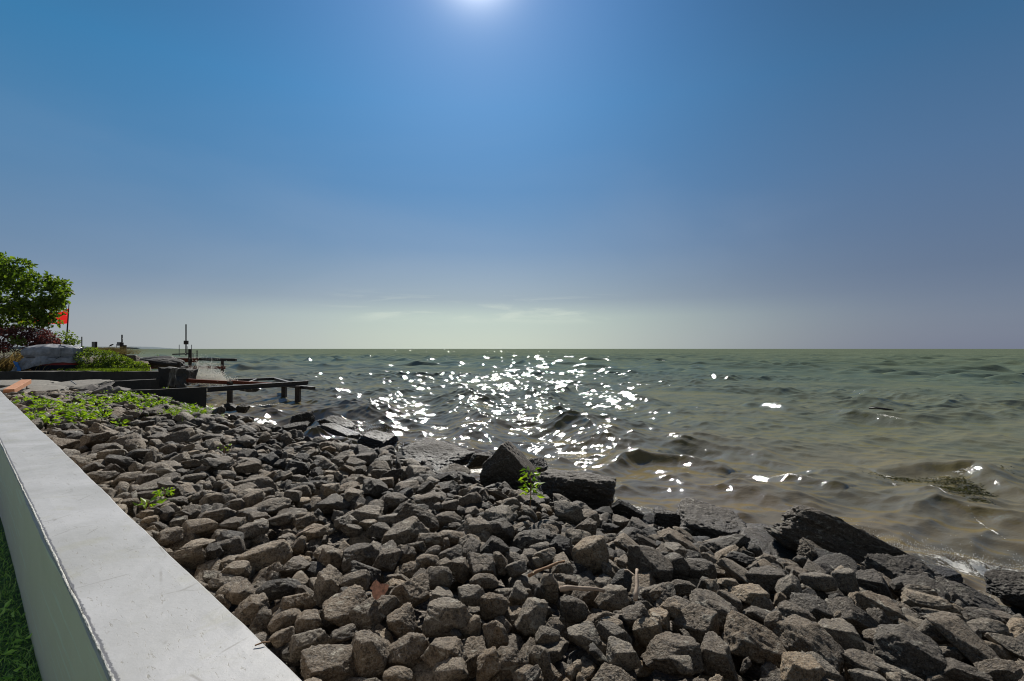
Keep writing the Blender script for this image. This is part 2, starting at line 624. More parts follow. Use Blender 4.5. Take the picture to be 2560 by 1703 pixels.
def mat_white_wall():
    m, t, b = material('white_paint')
    pos = t.new('ShaderNodeNewGeometry').outputs['Position']
    ang = math.atan2(WD.y, WD.x)
    al = t.mapping(pos, rot=(0, 0, -ang))
    al = t.mapping(al, scale=(1, 1, 1))
    n1 = t.noise(pos, 1.6, 5, 0.6, 0.6)
    n2 = t.noise(t.mapping(al, scale=(2.2, 9, 9)), 9, 4, 0.7, 1.0)
    n3 = t.noise(pos, 60, 3, 0.7)
    base = t.mix(t.rng(n1, 0.38, 0.66), (0.385, 0.385, 0.385, 1), (0.305, 0.305, 0.295, 1))
    base = t.mix(t.math('MULTIPLY', t.rng(t.noise(pos, 4.2, 5, 0.65, 0.8), 0.55, 0.68), 0.45), base, (0.29, 0.285, 0.225, 1))
    scuff = t.rng(n2, 0.615, 0.66)
    base = t.mix(t.math('MULTIPLY', scuff, 0.8), base, (0.22, 0.21, 0.18, 1))
    speck = t.rng(n3, 0.66, 0.72)
    base = t.mix(t.math('MULTIPLY', speck, 0.35), base, (0.16, 0.15, 0.13, 1))
    # hairline crack marks in the paint
    vo = t.new('ShaderNodeTexVoronoi')
    vo.feature = 'DISTANCE_TO_EDGE'
    t.set(vo.inputs['Vector'], t.vmath('ADD', t.mapping(pos, scale=(3, 3, 3)), t.vmath('SCALE', t.new('ShaderNodeTexNoise').outputs[1])))
    vo.inputs['Scale'].default_value = 1.3
    cr = t.math('MULTIPLY', t.rng(vo.outputs['Distance'], 0.020, 0.006), t.rng(t.noise(pos, 5, 3, 0.6), 0.52, 0.6))
    base = t.mix(t.math('MULTIPLY', cr, 0.6), base, (0.20, 0.19, 0.17, 1))
    aw = t.vmath('DOT_PRODUCT', pos, tuple(WN))
    edge = t.math('ADD', aw, t.math('MULTIPLY', t.noise(pos, 26, 4, 0.75), 0.022))
    seam = t.math('MULTIPLY', t.rng(edge, A_I + 0.020, A_I + 0.022), t.rng(edge, A_I + 0.031, A_I + 0.028))
    base = t.mix(t.math('MULTIPLY', seam, 0.85), base, (0.075, 0.075, 0.085, 1))
    # upright face coloured paler than the top to offset its shade, plus pale streaks
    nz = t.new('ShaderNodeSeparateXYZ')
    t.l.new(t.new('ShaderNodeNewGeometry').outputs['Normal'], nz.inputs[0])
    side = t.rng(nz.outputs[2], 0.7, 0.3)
    side_lift = t.mix(t.noise(pos, 3, 4, 0.6), (0.76, 0.67, 0.58, 1), (0.90, 0.81, 0.75, 1))
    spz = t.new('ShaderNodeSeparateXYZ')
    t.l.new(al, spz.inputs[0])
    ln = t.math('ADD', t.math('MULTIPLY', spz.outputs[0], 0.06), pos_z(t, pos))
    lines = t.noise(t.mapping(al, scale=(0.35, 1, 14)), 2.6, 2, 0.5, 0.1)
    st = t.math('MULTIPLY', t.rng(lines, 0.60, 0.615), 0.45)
    side_lift = t.mix(st, side_lift, (0.88, 0.90, 0.88, 1))
    base = t.mix(side, base, side_lift)
    t.l.new(base, b.inputs['Base Color'])
    b.inputs['Roughness'].default_value = 0.5
    b.inputs['Specular IOR Level'].default_value = 0.35
    h = t.math('ADD', t.math('MULTIPLY', t.noise(pos, 14, 5, 0.65), 1.0), t.math('MULTIPLY', scuff, -0.3))
    t.l.new(t.bump(h, 0.22, 0.012), b.inputs['Normal'])
    return m


def pos_z(t, pos):
    s = t.new('ShaderNodeSeparateXYZ')
    t.l.new(pos, s.inputs[0])
    return s.outputs[2]


def mat_ground():
    m, t, b = material('gravel_and_silt')
    pos = t.new('ShaderNodeNewGeometry').outputs['Position']
    v = t.new('ShaderNodeTexVoronoi')
    t.l.new(pos, v.inputs['Vector'])
    v.inputs['Scale'].default_value = 34
    n1 = t.noise(pos, 2, 4, 0.6)
    hs = t.new('ShaderNodeSeparateColor')
    t.l.new(v.outputs['Color'], hs.inputs[0])
    col = t.mix(hs.outputs[0], (0.045, 0.038, 0.030, 1), (0.17, 0.145, 0.12, 1))
    z = pos_z(t, pos)
    wet = t.rng(z, 0.62, 0.35, smooth=True)
    col = t.mix(wet, col, t.mix(1.0, col, (0.5, 0.47, 0.43, 1), 'MULTIPLY'))
    t.l.new(col, b.inputs['Base Color'])
    t.set(b.inputs['Roughness'], t.math('SUBTRACT', 0.9, t.math('MULTIPLY', wet, 0.6)))
    t.l.new(t.bump(t.math('MULTIPLY', v.outputs['Distance'], -1), 0.9, 0.03), b.inputs['Normal'])
    return m


def mat_water():
    m, t, b = material('lake_water')
    pos = t.new('ShaderNodeNewGeometry').outputs['Position']
    a = t.vmath('DOT_PRODUCT', pos, tuple(WN))
    # silt stirred up by the shore, greener lake further out
    far = t.rng(a, 8.0, 60.0)
    col = t.ramp(far, [(0.0, (0.128, 0.102, 0.056)), (0.22, (0.114, 0.115, 0.064)), (1.0, (0.096, 0.124, 0.082))])
    n1 = t.noise(pos, 0.35, 4, 0.6)
    col = t.mix(t.math('MULTIPLY', t.rng(n1, 0.35, 0.65), 0.5), col, t.mix(1.0, col, (1.5, 1.3, 1.1, 1), 'MULTIPLY'))
    at_ = t.new('ShaderNodeAttribute')
    at_.attribute_name = 'foam'
    ff = at_.outputs['Fac']
    w1 = t.noise(t.mapping(pos, scale=(1, 1, 0.3)), 3.0, 6, 0.7, 1.2)
    w2 = t.noise(pos, 22, 4, 0.7, 0.6)
    lace = t.math('ADD', t.math('MULTIPLY', w1, 0.65), t.math('MULTIPLY', w2, 0.35))
    thr = t.math('SUBTRACT', 0.78, t.math('MULTIPLY', ff, 0.42))
    foam = t.math('MULTIPLY', t.rng(t.math('SUBTRACT', lace, thr), 0.0, 0.07), t.rng(ff, 0.02, 0.15))
    # faint pale foam film streaks
    st = t.noise(t.mapping(pos, scale=(0.5, 1.6, 1), rot=(0, 0, 0.35)), 0.9, 6, 0.7, 1.5)
    film = t.math('MULTIPLY', t.rng(st, 0.58, 0.72), t.rng(a, 34, 8))
    film = t.math('MULTIPLY', film, t.rng(w2, 0.46, 0.62))
    col = t.mix(t.math('MULTIPLY', film, 0.45), col, (0.22, 0.30, 0.26, 1))
    pn = t.noise(t.mapping(pos, scale=(0.5, 1.5, 1), rot=(0, 0, -0.2)), 0.055, 5, 0.65)
    col = t.mix(t.math('MULTIPLY', t.rng(pn, 0.42, 0.6), t.rng(a, 20.0, 100.0, 0.0, 0.6)), col, (0.055, 0.070, 0.040, 1))  # dark patches far out: wave shadow put into the water colour
    base = t.mix(foam, col, (0.78, 0.76, 0.70, 1))
    h1 = t.noise(t.mapping(pos, scale=(0.8, 1.3, 1), rot=(0, 0, -0.35)), 1.1, 5, 0.62, 0.3)
    h2 = t.noise(t.mapping(pos, scale=(0.8, 1.3, 1), rot=(0, 0, -0.35)), 6.0, 4, 0.6, 0.4)
    h3 = t.noise(pos, 26.0, 2, 0.6)
    hh = t.math('ADD', t.math('MULTIPLY', h1, 0.028), t.math('MULTIPLY', h2, 0.009))
    hh = t.math('ADD', hh, t.math('MULTIPLY', h3, 0.0002))
    hh = t.math('ADD', hh, t.math('MULTIPLY', foam, 0.02))
    h0 = t.noise(t.mapping(pos, scale=(0.7, 1.3, 1), rot=(0, 0, -0.35)), 0.22, 3, 0.6, 0.2)
    hh = t.math('ADD', hh, t.math('MULTIPLY', t.math('MULTIPLY', h0, 1.1), t.rng(a, 120.0, 350.0)))
    nrm = t.bump(hh, 1.0, 1.0)
    t.n.remove(b)
    dif = t.new('ShaderNodeBsdfDiffuse')
    t.l.new(base, dif.inputs[0])
    t.l.new(nrm, dif.inputs['Normal'])
    gl = t.new('ShaderNodeBsdfGlossy')
    gl.inputs[0].default_value = (1, 1, 1, 1)
    t.set(gl.inputs['Roughness'], t.math('ADD', 0.06, t.math('MULTIPLY', foam, 0.45)))
    t.l.new(nrm, gl.inputs['Normal'])
    fr = t.new('ShaderNodeFresnel')
    fr.inputs[0].default_value = 1.333
    t.l.new(nrm, fr.inputs['Normal'])
    # far out, the steep little faces turned to the eye hide the mirror-like troughs
    fac = t.math('MINIMUM', fr.outputs[0], t.rng(a, 8.0, 120.0, 0.60, 0.26))
    fac = t.math('MULTIPLY', fac, t.math('SUBTRACT', 0.33, t.math('MULTIPLY', foam, 0.28)))
    mx = t.new('ShaderNodeMixShader')
    t.set(mx.inputs[0], fac)
    t.l.new(dif.outputs[0], mx.inputs[1])
    t.l.new(gl.outputs[0], mx.inputs[2])
    t.l.new(mx.outputs[0], t.n['Material Output'].inputs[0])
    return m


A_I, A_O, Z_TOP, Z_LAWN = 0.30, 0.663, EYE - 0.945, EYE - 1.645
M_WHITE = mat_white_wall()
M_GROUND = mat_ground()
M_WATER = mat_water()

# ------------------------------------------------------------------ water
WC = []
wr = np.random.default_rng(3)
base_dir = math.atan2(-0.90, -0.42)
for lam, amp, spread, n in ((9.0, 0.060, 0.25, 4), (5.5, 0.075, 0.35, 6), (3.4, 0.046, 0.5, 8), (2.0, 0.026, 0.7, 10), (1.15, 0.0145, 0.95, 12), (0.65, 0.0072, 1.1, 14), (0.36, 0.0034, 1.2, 12), (0.22, 0.0014, 1.3, 12), (0.14, 0.0005, 1.4, 12)):
    for k in range(n):
        l_ = lam * (0.78 + 0.5 * wr.random())
        th = base_dir + wr.normal() * spread
        WC.append((l_, amp * (0.6 + 0.7 * wr.random()) * 1.25 / math.sqrt(n / 3), th, wr.random() * 6.283))


def waves(x, y, dr=None):
    """returns displaced x, y, z and a crest measure"""
    z = np.zeros_like(x)
    dx = np.zeros_like(x)
    dy = np.zeros_like(x)
    fold = np.zeros_like(x)
    grp = 0.75 + 0.55 * vnoise(np.stack([x * 0.09, y * 0.13, np.zeros_like(x)], -1)).clip(-1, 1)
    boost = 1.0
    if dr is not None:
        # where the sheet is too coarse for the ripples, the shorter waves left carry their steepness
        tot = sum((am * 6.283 / l_) ** 2 for l_, am, th, ph in WC)
        have = sum((am * 6.283 / l_) ** 2 * np.clip(l_ / (2.2 * dr) - 1.0, 0, 1) ** 2 for l_, am, th, ph in WC)
        boost = np.clip(np.sqrt(tot / np.maximum(have, 1e-6)) * 1.0, 1.0, 2.4)
    for l_, am, th, ph in WC:
        k = 2 * math.pi / l_
        p = k * (x * math.cos(th) + y * math.sin(th)) + ph
        w = grp if dr is None else grp * np.clip(l_ / (2.2 * dr) - 1.0, 0, 1) * (np.where(dr > 0.6, boost, 1.0) if l_ > 4.5 else boost)
        s, c = np.sin(p), np.cos(p)
        z += am * w * c
        q = 0.9
        dx -= q * am * w * math.cos(th) * s
        dy -= q * am * w * math.sin(th) * s
        fold += q * am * k * w * c
    return x + dx, y + dy, z, fold


def build_water():
    NA = 1500
    ang = np.linspace(R(-84), R(80), NA)
    rad = np.concatenate([3.5 * (60 / 3.5) ** np.linspace(0, 1, 1250, endpoint=False), 60 * (9000 / 60) ** np.linspace(0, 1, 620)])
    NR = len(rad)
    A, Rr = np.meshgrid(ang, rad)
    x = (Rr * np.sin(A)).ravel()
    y = (Rr * np.cos(A)).ravel()
    dr = (Rr * np.where(Rr < 60, max(math.log(60 / 3.5) / 1250, R(164) / NA), math.log(150) / 620)).ravel()
    X, Y, Z, fold = waves(x, y, dr)
    a = X * WN.x + Y * WN.y
    t = X * WD.x + Y * WD.y
    # surge against the stones
    foam = np.clip((fold - 0.62) * 1.6, 0, 1) * np.clip(1 - dr / 1.5, 0, 1) * 0.55
    shore = np.exp(-((a - 7.95) / 0.50) ** 2)
    nn = 0.5 + 0.5 * fbm(np.stack([X * 0.35, Y * 0.35, X * 0], -1), 3)
    foam = np.maximum(foam, shore * (0.30 + 0.65 * nn))
    # the breaker at the right and the backwash by the pier
    br = np.exp(-(((X - 6.2) / 1.8) ** 2 + ((Y - 6.15 + 0.30 * (X - 6.3)) / 0.36) ** 2))
    foam = np.maximum(foam, br * (0.62 + 0.62 * nn))
    Z = Z + np.exp(-(((X - 6.3) / 1.8) ** 2 + ((Y - 6.30 + 0.30 * (X - 6.3)) / 0.25) ** 2)) * 0.10

    def streak(pts, w, amt):
        d = np.full(X.shape, 9.0)
        for (ax, ay), (bx, by) in zip(pts[:-1], pts[1:]):
            p, q = atz(ax, ay, 0.1), atz(bx, by, 0.1)
            vx, vy = q.x - p.x, q.y - p.y
            u = np.clip(((X - p.x) * vx + (Y - p.y) * vy) / (vx * vx + vy * vy), 0, 1)
            d = np.minimum(d, np.hypot(X - p.x - u * vx, Y - p.y - u * vy))
        d = d + 0.05 * (nn - 0.5)
        return np.exp(-(d / w) ** 2) * amt
    foam = np.maximum(foam, streak([(2235, 1195), (2300, 1225), (2400, 1262), (2480, 1312), (2515, 1325)], 0.07, 0.85))
    foam = np.maximum(foam, streak([(2180, 1170), (2300, 1178), (2420, 1180)], 0.12, 0.65))
    foam = np.maximum(foam, streak([(2380, 1340), (2420, 1370), (2500, 1400)], 0.08, 0.7))
    foam = np.maximum(foam, streak([(2000, 1330), (2150, 1345), (2260, 1385)], 0.16, 0.62))
    foam = np.maximum(foam, streak([(1845, 1320), (1870, 1345)], 0.10, 0.8))
    foam = np.maximum(foam, streak([(1540, 1225), (1560, 1265)], 0.10, 0.7))
    pr = np.exp(-(((X + 14.0) / 2.6) ** 2 + ((Y - 25.5) / 3.0) ** 2))
    foam = np.maximum(foam, pr * 0.8)
    # steeper crests running in, as seen in the picture of the day
    def ridge(pts, w, h):
        nonlocal Z, foam
        d = np.full(X.shape, 9.0)
        sg = np.zeros(X.shape)
        en = np.zeros(X.shape)
        n = len(pts) - 1
        for k, ((ax, ay), (bx, by)) in enumerate(zip(pts[:-1], pts[1:])):
            p, q = atz(ax, ay, 0.1), atz(bx, by, 0.1)
            vx, vy = q.x - p.x, q.y - p.y
            u = np.clip(((X - p.x) * vx + (Y - p.y) * vy) / (vx * vx + vy * vy), 0, 1)
            dd = np.hypot(X - p.x - u * vx, Y - p.y - u * vy)
            cr = (vx * (Y - p.y) - vy * (X - p.x)) > 0
            m = dd < d
            d = np.where(m, dd, d)
            sg = np.where(m, cr, sg)
            en = np.where(m, (k + u) / n, en)
        prof = np.where(sg > 0.5, np.exp(-(d / (1.7 * w)) ** 2), np.exp(-(d / (0.75 * w)) ** 1.6))
        prof = prof * np.sin(np.pi * np.clip(en, 0.0, 1.0)) ** 0.5
        Z = Z + h * prof * (0.75 + 0.5 * nn)
        foam = np.maximum(foam, np.clip(prof - 0.62, 0, 1) * 2.0 * np.clip(nn * 1.8 - 0.5, 0, 1))
    ridge([(1470, 1165), (1560, 1130), (1700, 1138), (1830, 1160)], 0.36, 0.32)
    ridge([(2180, 1160), (2330, 1166), (2440, 1178), (2600, 1240)], 0.36, 0.32)
    ridge([(1360, 995), (1440, 973), (1500, 985), (1660, 1008)], 0.5, 0.38)
    ridge([(1850, 1012), (1910, 1015), (2010, 1034)], 0.5, 0.27)
    ridge([(2060, 1030), (2200, 1048), (2380, 1072)], 0.5, 0.30)
    ridge([(1840, 1160), (1960, 1190), (2120, 1222)], 0.30, 0.18)
    ridge([(880, 925), (960, 930), (1060, 945)], 0.7, 0.3)
    ridge([(2080, 1340), (2250, 1362), (2420, 1402), (2600, 1425)], 0.26, 0.17)
    i = np.arange(NR - 1)[:, None] * NA + np.arange(NA - 1)[None, :]
    F = np.stack([i, i + 1, i + NA + 1, i + NA], -1).reshape(-1, 4)
    F = F[:, ::-1]
    me = np_mesh('water', np.stack([X, Y, Z], -1), F, True)
    me.materials.append(M_WATER)
    at_ = me.attributes.new('foam', 'FLOAT', 'POINT')
    at_.data.foreach_set('value', foam.astype(np.float32))
    o = link(bpy.data.objects.new('water', me))
    tag(o, kind='structure')


build_water()

# ------------------------------------------------------------------ ground
def build_ground():
    ts = np.concatenate([np.arange(-14, 34, 0.14), np.arange(34, 120, 1.5)])
    as_ = np.concatenate([np.arange(-40, 0.4, 1.0), np.arange(0.4, 12, 0.15), np.arange(12, 26, 1.0)])
    T, A = np.meshgrid(ts, as_)
    x = (T * WD.x + A * WN.x).ravel()
    y = (T * WD.y + A * WN.y).ravel()
    z = bed_np(x, y) + 0.03 * fbm(np.stack([x * 3, y * 3, x * 0], -1), 3) - 0.02
    # lawn side of the white wall
    a = x * WN.x + y * WN.y
    t = x * WD.x + y * WD.y
    z = np.where((a < 0.5) & (t < 24), 1.2, z)
    n = len(ts)
    i = np.arange(len(as_) - 1)[:, None] * n + np.arange(n - 1)[None, :]
    F = np.stack([i, i + n, i + n + 1, i + 1], -1).reshape(-1, 4)
    o = np_obj('ground', np.stack([x, y, z], -1), F, M_GROUND, smooth=True, origin=(0, 0, 0))
    tag(o, kind='structure')
    # far bottom of the lake
    s = 12000
    o = np_obj('lake_bed', [(-s, -s, -3), (s, -s, -3), (s, s, -3), (-s, s, -3)], [(0, 1, 2, 3)], M_GROUND, origin=(0, 0, -3))
    tag(o, kind='structure')


build_ground()

# headland on the horizon
def build_headland():
    mb = MB()
    D = 6500.0
    pts = []
    pxs = np.linspace(-700, 350, 90)
    V, F = [], []
    for j, px in enumerate(pxs):
        p = at(px, 872, D)
        k = min(1, (350 - px) / 14.0)
        hgt = 28 * k ** 0.5 * (0.85 + 0.15 * math.sin(j * 1.7) + 0.1 * math.sin(j * 0.6)) * (1.0 + (350 - px) / 900)
        for (dy, hz) in ((0, -6), (20, hgt * 0.7), (80, hgt), (500, hgt * 0.9), (900, -6)):
            V.append((p.x, D + dy, hz + (random.random() * 2 if hz > 0 else 0)))
    n = 5
    for j in range(len(pxs) - 1):
        for k in range(n - 1):
            F.append((j * n + k, (j + 1) * n + k, (j + 1) * n + k + 1, j * n + k + 1))
    o = np_obj('headland', V, F, mat_plain('hazed_woods', (0.085, 0.12, 0.14), 0.95, 0, 0.2, 0.01, 0), smooth=False)  # blue of distance haze put into the woods colour
    tag(o, kind='structure')


build_headland()

# ------------------------------------------------------------------ the white wall
A_I, A_O, Z_TOP, Z_LAWN = 0.30, 0.663, EYE - 0.945, EYE - 1.645


def build_wall():
    root = empty('low_wall', from_ta(4, (A_I + A_O) / 2, Z_LAWN))
    tag(root, 'low white painted masonry wall running between the lawn and the rock bank', 'wall')
    ts = np.arange(-2.0, 24, 0.03)
    prof = [(A_I + 0.006, 1.0), (A_I, 1.6), (A_I, 1.80), (A_I, Z_TOP - 0.012), (A_I + 0.010, Z_TOP), (0.40, Z_TOP + 0.001), (0.5, Z_TOP), (0.6, Z_TOP),
            (A_O - 0.010, Z_TOP), (A_O, Z_TOP - 0.010), (A_O + 0.002, 1.6), (A_O + 0.004, 1.0)]
    V, F = [], []
    T = np.repeat(ts, len(prof))
    A = np.tile([p[0] for p in prof], len(ts))
    Z = np.tile([p[1] for p in prof], len(ts))
    wob = 0.004 * fbm(np.stack([T * 2.2, Z * 4, A * 3], -1), 4)
    A = A + wob + 0.003 * np.sin(T * 1.3)
    Z = Z + 0.0022 * fbm(np.stack([T * 6, A * 9, Z], -1), 3) * (Z > 1.3)
    x = T * WD.x + A * WN.x
    y = T * WD.y + A * WN.y
    n = len(prof)
    i = np.arange(len(ts) - 1)[:, None] * n + np.arange(n - 1)[None, :]
    F = np.stack([i, i + 1, i + n + 1, i + n], -1).reshape(-1, 4)
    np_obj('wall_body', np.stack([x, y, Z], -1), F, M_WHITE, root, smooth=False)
    # crumbly bead of paint and mortar along the inner top edge
    ts = np.arange(-2.0, 16.5, 0.006)
    m = 9
    T = np.repeat(ts, m)
    ph = np.tile(np.linspace(0, math.pi, m), len(ts))
    nz = 0.6 * fbm(np.stack([T * 60, ph * 2.0, T * 0], -1), 4) + 0.9 * fbm(np.stack([T * 9, ph * 0, T * 0], -1), 3)
    r = 0.0042 * (1 + 0.30 * nz)
    c = A_I + 0.006 + 0.002 * fbm(np.stack([T * 3, T * 0, T * 0], -1), 2)
    A = c - np.cos(ph) * r * 1.1
    Z = Z_TOP - 0.004 + np.sin(ph) * r * 1.5
    x = T * WD.x + A * WN.x
    y = T * WD.y + A * WN.y
    i = np.arange(len(ts) - 1)[:, None] * m + np.arange(m - 1)[None, :]
    F = np.stack([i, i + 1, i + m + 1, i + m], -1).reshape(-1, 4)
    b = np_obj('edge_bead', np.stack([x, y, Z], -1), F, mat_plain('old_mortar', (0.40, 0.40, 0.37), 0.8, 0, 0.55, 60, 0.4), root, smooth=False)
    b['label'] = 'rough crumbling bead along the lawn-side top edge of the wall'


build_wall()

# ------------------------------------------------------------------ stones
_ico = {}


def ico(level):
    if level not in _ico:
        bm = bmesh.new()
        bmesh.ops.create_icosphere(bm, subdivisions=level, radius=1.0)
        V = np.array([v.co[:] for v in bm.verts])
        F = np.array([[v.index for v in f.verts] for f in bm.faces])
        bm.free()
        _ico[level] = (V / np.linalg.norm(V, axis=1)[:, None], F)
    return _ico[level]


def stone_shape(seed, level=5, kind='stone', rough=1.0):
    """radial stone cut by random planes, unit size about 1 across"""
    g = np.random.default_rng(seed)
    v, F = ico(level)
    if kind == 'slab':
        N = [(1, 0, 0), (-1, 0, 0), (0, 1, 0), (0, -1, 0), (0, 0, 1), (0, 0, -1)]
        N = np.array(N, float) + g.normal(0, 0.14, (6, 3))
        D = [1, 1, 1, 1, 1, 1]
        ex = g.normal(size=(5, 3))
        N = np.concatenate([N, ex])
        D = np.concatenate([D, g.uniform(1.05, 1.35, 5)])
        p = 34
    elif kind == 'round':
        N = g.normal(size=(22, 3))
        D = g.uniform(0.86, 1.05, 22)
        p = 16
    else:
        nb = g.integers(5, 10)
        N = g.normal(size=(nb, 3))
        N = np.concatenate([N, [[0, 0, 1], [0.1, 0, -1], [1, 0.2, 0], [-1, 0, 0.2], [0, 1, 0.1], [0.1, -1, 0]] + g.normal(0, 0.28, (6, 3))])
        D = g.uniform(0.70, 1.08, len(N))
        p = g.uniform(60, 140)
    N = N / np.linalg.norm(N, axis=1)[:, None]
    dots = np.maximum(v @ N.T, 0) / D[None, :]
    r = (np.sum(dots ** p, axis=1)) ** (-1 / p)
    r = np.minimum(r, 1.5)
    o = g.uniform(0, 50, 3)
    P = v * r[:, None]
    n1 = fbm(P * 1.6 + o, 2)
    n2 = fbm(P * 4.5 + o, 3)
    ridg = 1 - np.abs(fbm(P * 2.4 + o * 2, 3))
    n3 = fbm(P * 13 + o, 3)
    P = P * (1 + rough * (0.030 * n1 + 0.038 * n2 + 0.030 * n3 - 0.05 * np.clip(ridg - 0.78, 0, 1) * 3))[:, None]
    P = P - P.mean(axis=0)
    P = P / (P.max(axis=0) - P.min(axis=0))[None, :] * np.array([1.0, 1.0, 1.0])
    return P, F


NVAR = 26
VARS = []
vg = np.random.default_rng(99)
for i in range(NVAR):
    P, F = stone_shape(100 + i, 5, 'round' if i % 7 == 3 else 'stone')
    ar = (1.0, vg.uniform(0.60, 0.88), vg.uniform(0.36, 0.70))
    P = P * np.array(ar)
    P3, F3 = stone_shape(100 + i, 4, 'round' if i % 7 == 3 else 'stone')
    P3 = P3 * np.array(ar)
    P2, F2 = stone_shape(100 + i, 3, 'round' if i % 7 == 3 else 'stone')
    P2 = P2 * np.array(ar)
    me = np_mesh('rock', P, F, True)
    me.materials.append(M_ROCK)
    VARS.append(dict(P=P, F=F, P3=P3, F3=F3, P2=P2, F2=F2, me=me))

# height grid in wall coordinates (t along, a across)
G = 0.03
T0, T1, A0, A1 = -4.2, 29.5, 0.55, 8.6
NT_, NA_ = int((T1 - T0) / G), int((A1 - A0) / G)
tg = T0 + (np.arange(NT_) + 0.5) * G
ag = A0 + (np.arange(NA_) + 0.5) * G
TG, AG = np.meshgrid(tg, ag, indexing='ij')
BASE = bed_np(TG * WD.x + AG * WN.x, TG * WD.y + AG * WN.y)
HG = BASE.copy()
OWN = -np.ones(HG.shape, dtype=np.int64)
STONES = []      # dict(var, M(3x3), loc, size, tone, hero)


def stone_pts(var, M3):
    return VARS[var]['P3'] @ M3.T


def raster(var, M3, x, y):
    P = stone_pts(var, M3)
    X = P[:, 0] + x
    Y = P[:, 1] + y
    t = ((X * WD.x + Y * WD.y) - T0) / G
    a = ((X * WN.x + Y * WN.y) - A0) / G
    ti = t.astype(int)
    ai = a.astype(int)
    ok = (ti >= 0) & (ti < NT_) & (ai >= 0) & (ai < NA_)
    if ok.sum() < 20:
        return None
    ti, ai, z = ti[ok], ai[ok], P[ok, 2]
    t0, a0 = ti.min(), ai.min()
    sh = (ti.max() - t0 + 1, ai.max() - a0 + 1)
    up = np.full(sh, -9.0)
    lo = np.full(sh, 9.0)
    np.maximum.at(up, (ti - t0, ai - a0), z)
    np.minimum.at(lo, (ti - t0, ai - a0), z)
    return t0, a0, up, lo


def commit(var, M3, x, y, z, size, tone, hero=0, rs=None):
    rs = rs or raster(var, M3, x, y)
    idx = len(STONES)
    STONES.append(dict(var=var, M=M3, loc=(x, y, z), size=size, tone=tone, hero=hero, cells=0))
    if rs is None:
        return
    t0, a0, up, lo = rs
    sl = (slice(t0, t0 + up.shape[0]), slice(a0, a0 + up.shape[1]))
    top = up + z
    m = (up > -5) & (top > HG[sl])
    HG[sl] = np.where(m, top, HG[sl])
    OWN[sl] = np.where(m, idx, OWN[sl])
    STONES[idx]['cells'] = int((up > -5).sum())


def rest_z(rs, q=0.80):
    t0, a0, up, lo = rs
    sl = (slice(t0, t0 + up.shape[0]), slice(a0, a0 + up.shape[1]))
    m = lo < 5
    d = (HG[sl] - lo)[m]
    return float(np.quantile(d, q))


def rotm(g, tilt=0.5):
    e = Euler((g.normal() * tilt, g.normal() * tilt, g.uniform(0, 6.283)))
    return np.array(e.to_matrix())


def tone_rand(g, a):
    k = g.beta(1.1, 1.7)
    return float(np.clip(k * 0.9 + (0.10 if a < 3 else 0.0) - (0.18 if a > 5.8 else 0), 0, 1))


def in_gravel(t, a):
    # bare wet gravel pocket between the stones, seen left of the black boulders
    return (5.7 < a < 7.6) and (12.5 < t < 19.5)


def yend(x):
    # the stones stop at the neighbour's slabs and step wall
    return float(np.interp(x, [-25, -17.2, -16.0, -13.8, -13.0], [16.8, 17.3, 19.6, 21.8, 24.0]))


# under-layer that closes the gaps
g = np.random.default_rng(21)
ua = np.arange(0.75, 7.75, 0.20)
for tt in np.arange(-3.8, 28.5, 0.20):
    for aa in ua:
        t_, a_ = tt + g.uniform(-0.08, 0.08), aa + g.uniform(-0.08, 0.08)
        if in_gravel(t_, a_) and g.random() > 0.12:
            continue
        p = from_ta(t_, a_)
        if p.y > yend(p.x) or (a_ > 6.95 and t_ > 2.5):
            continue
        s = (0.22 if a_ > 6.95 else 0.0) + g.uniform(0.15, 0.28) * (1.0 if t_ < 6 else 1.1)
        var = int(g.integers(NVAR))
        M3 = rotm(g, 0.45) * s
        rs = raster(var, M3, p.x, p.y)
        if rs is None:
            continue
        commit(var, M3, p.x, p.y, rest_z(rs, 0.5), s, tone_rand(g, a_), 0, rs)
N_UNDER = len(STONES)

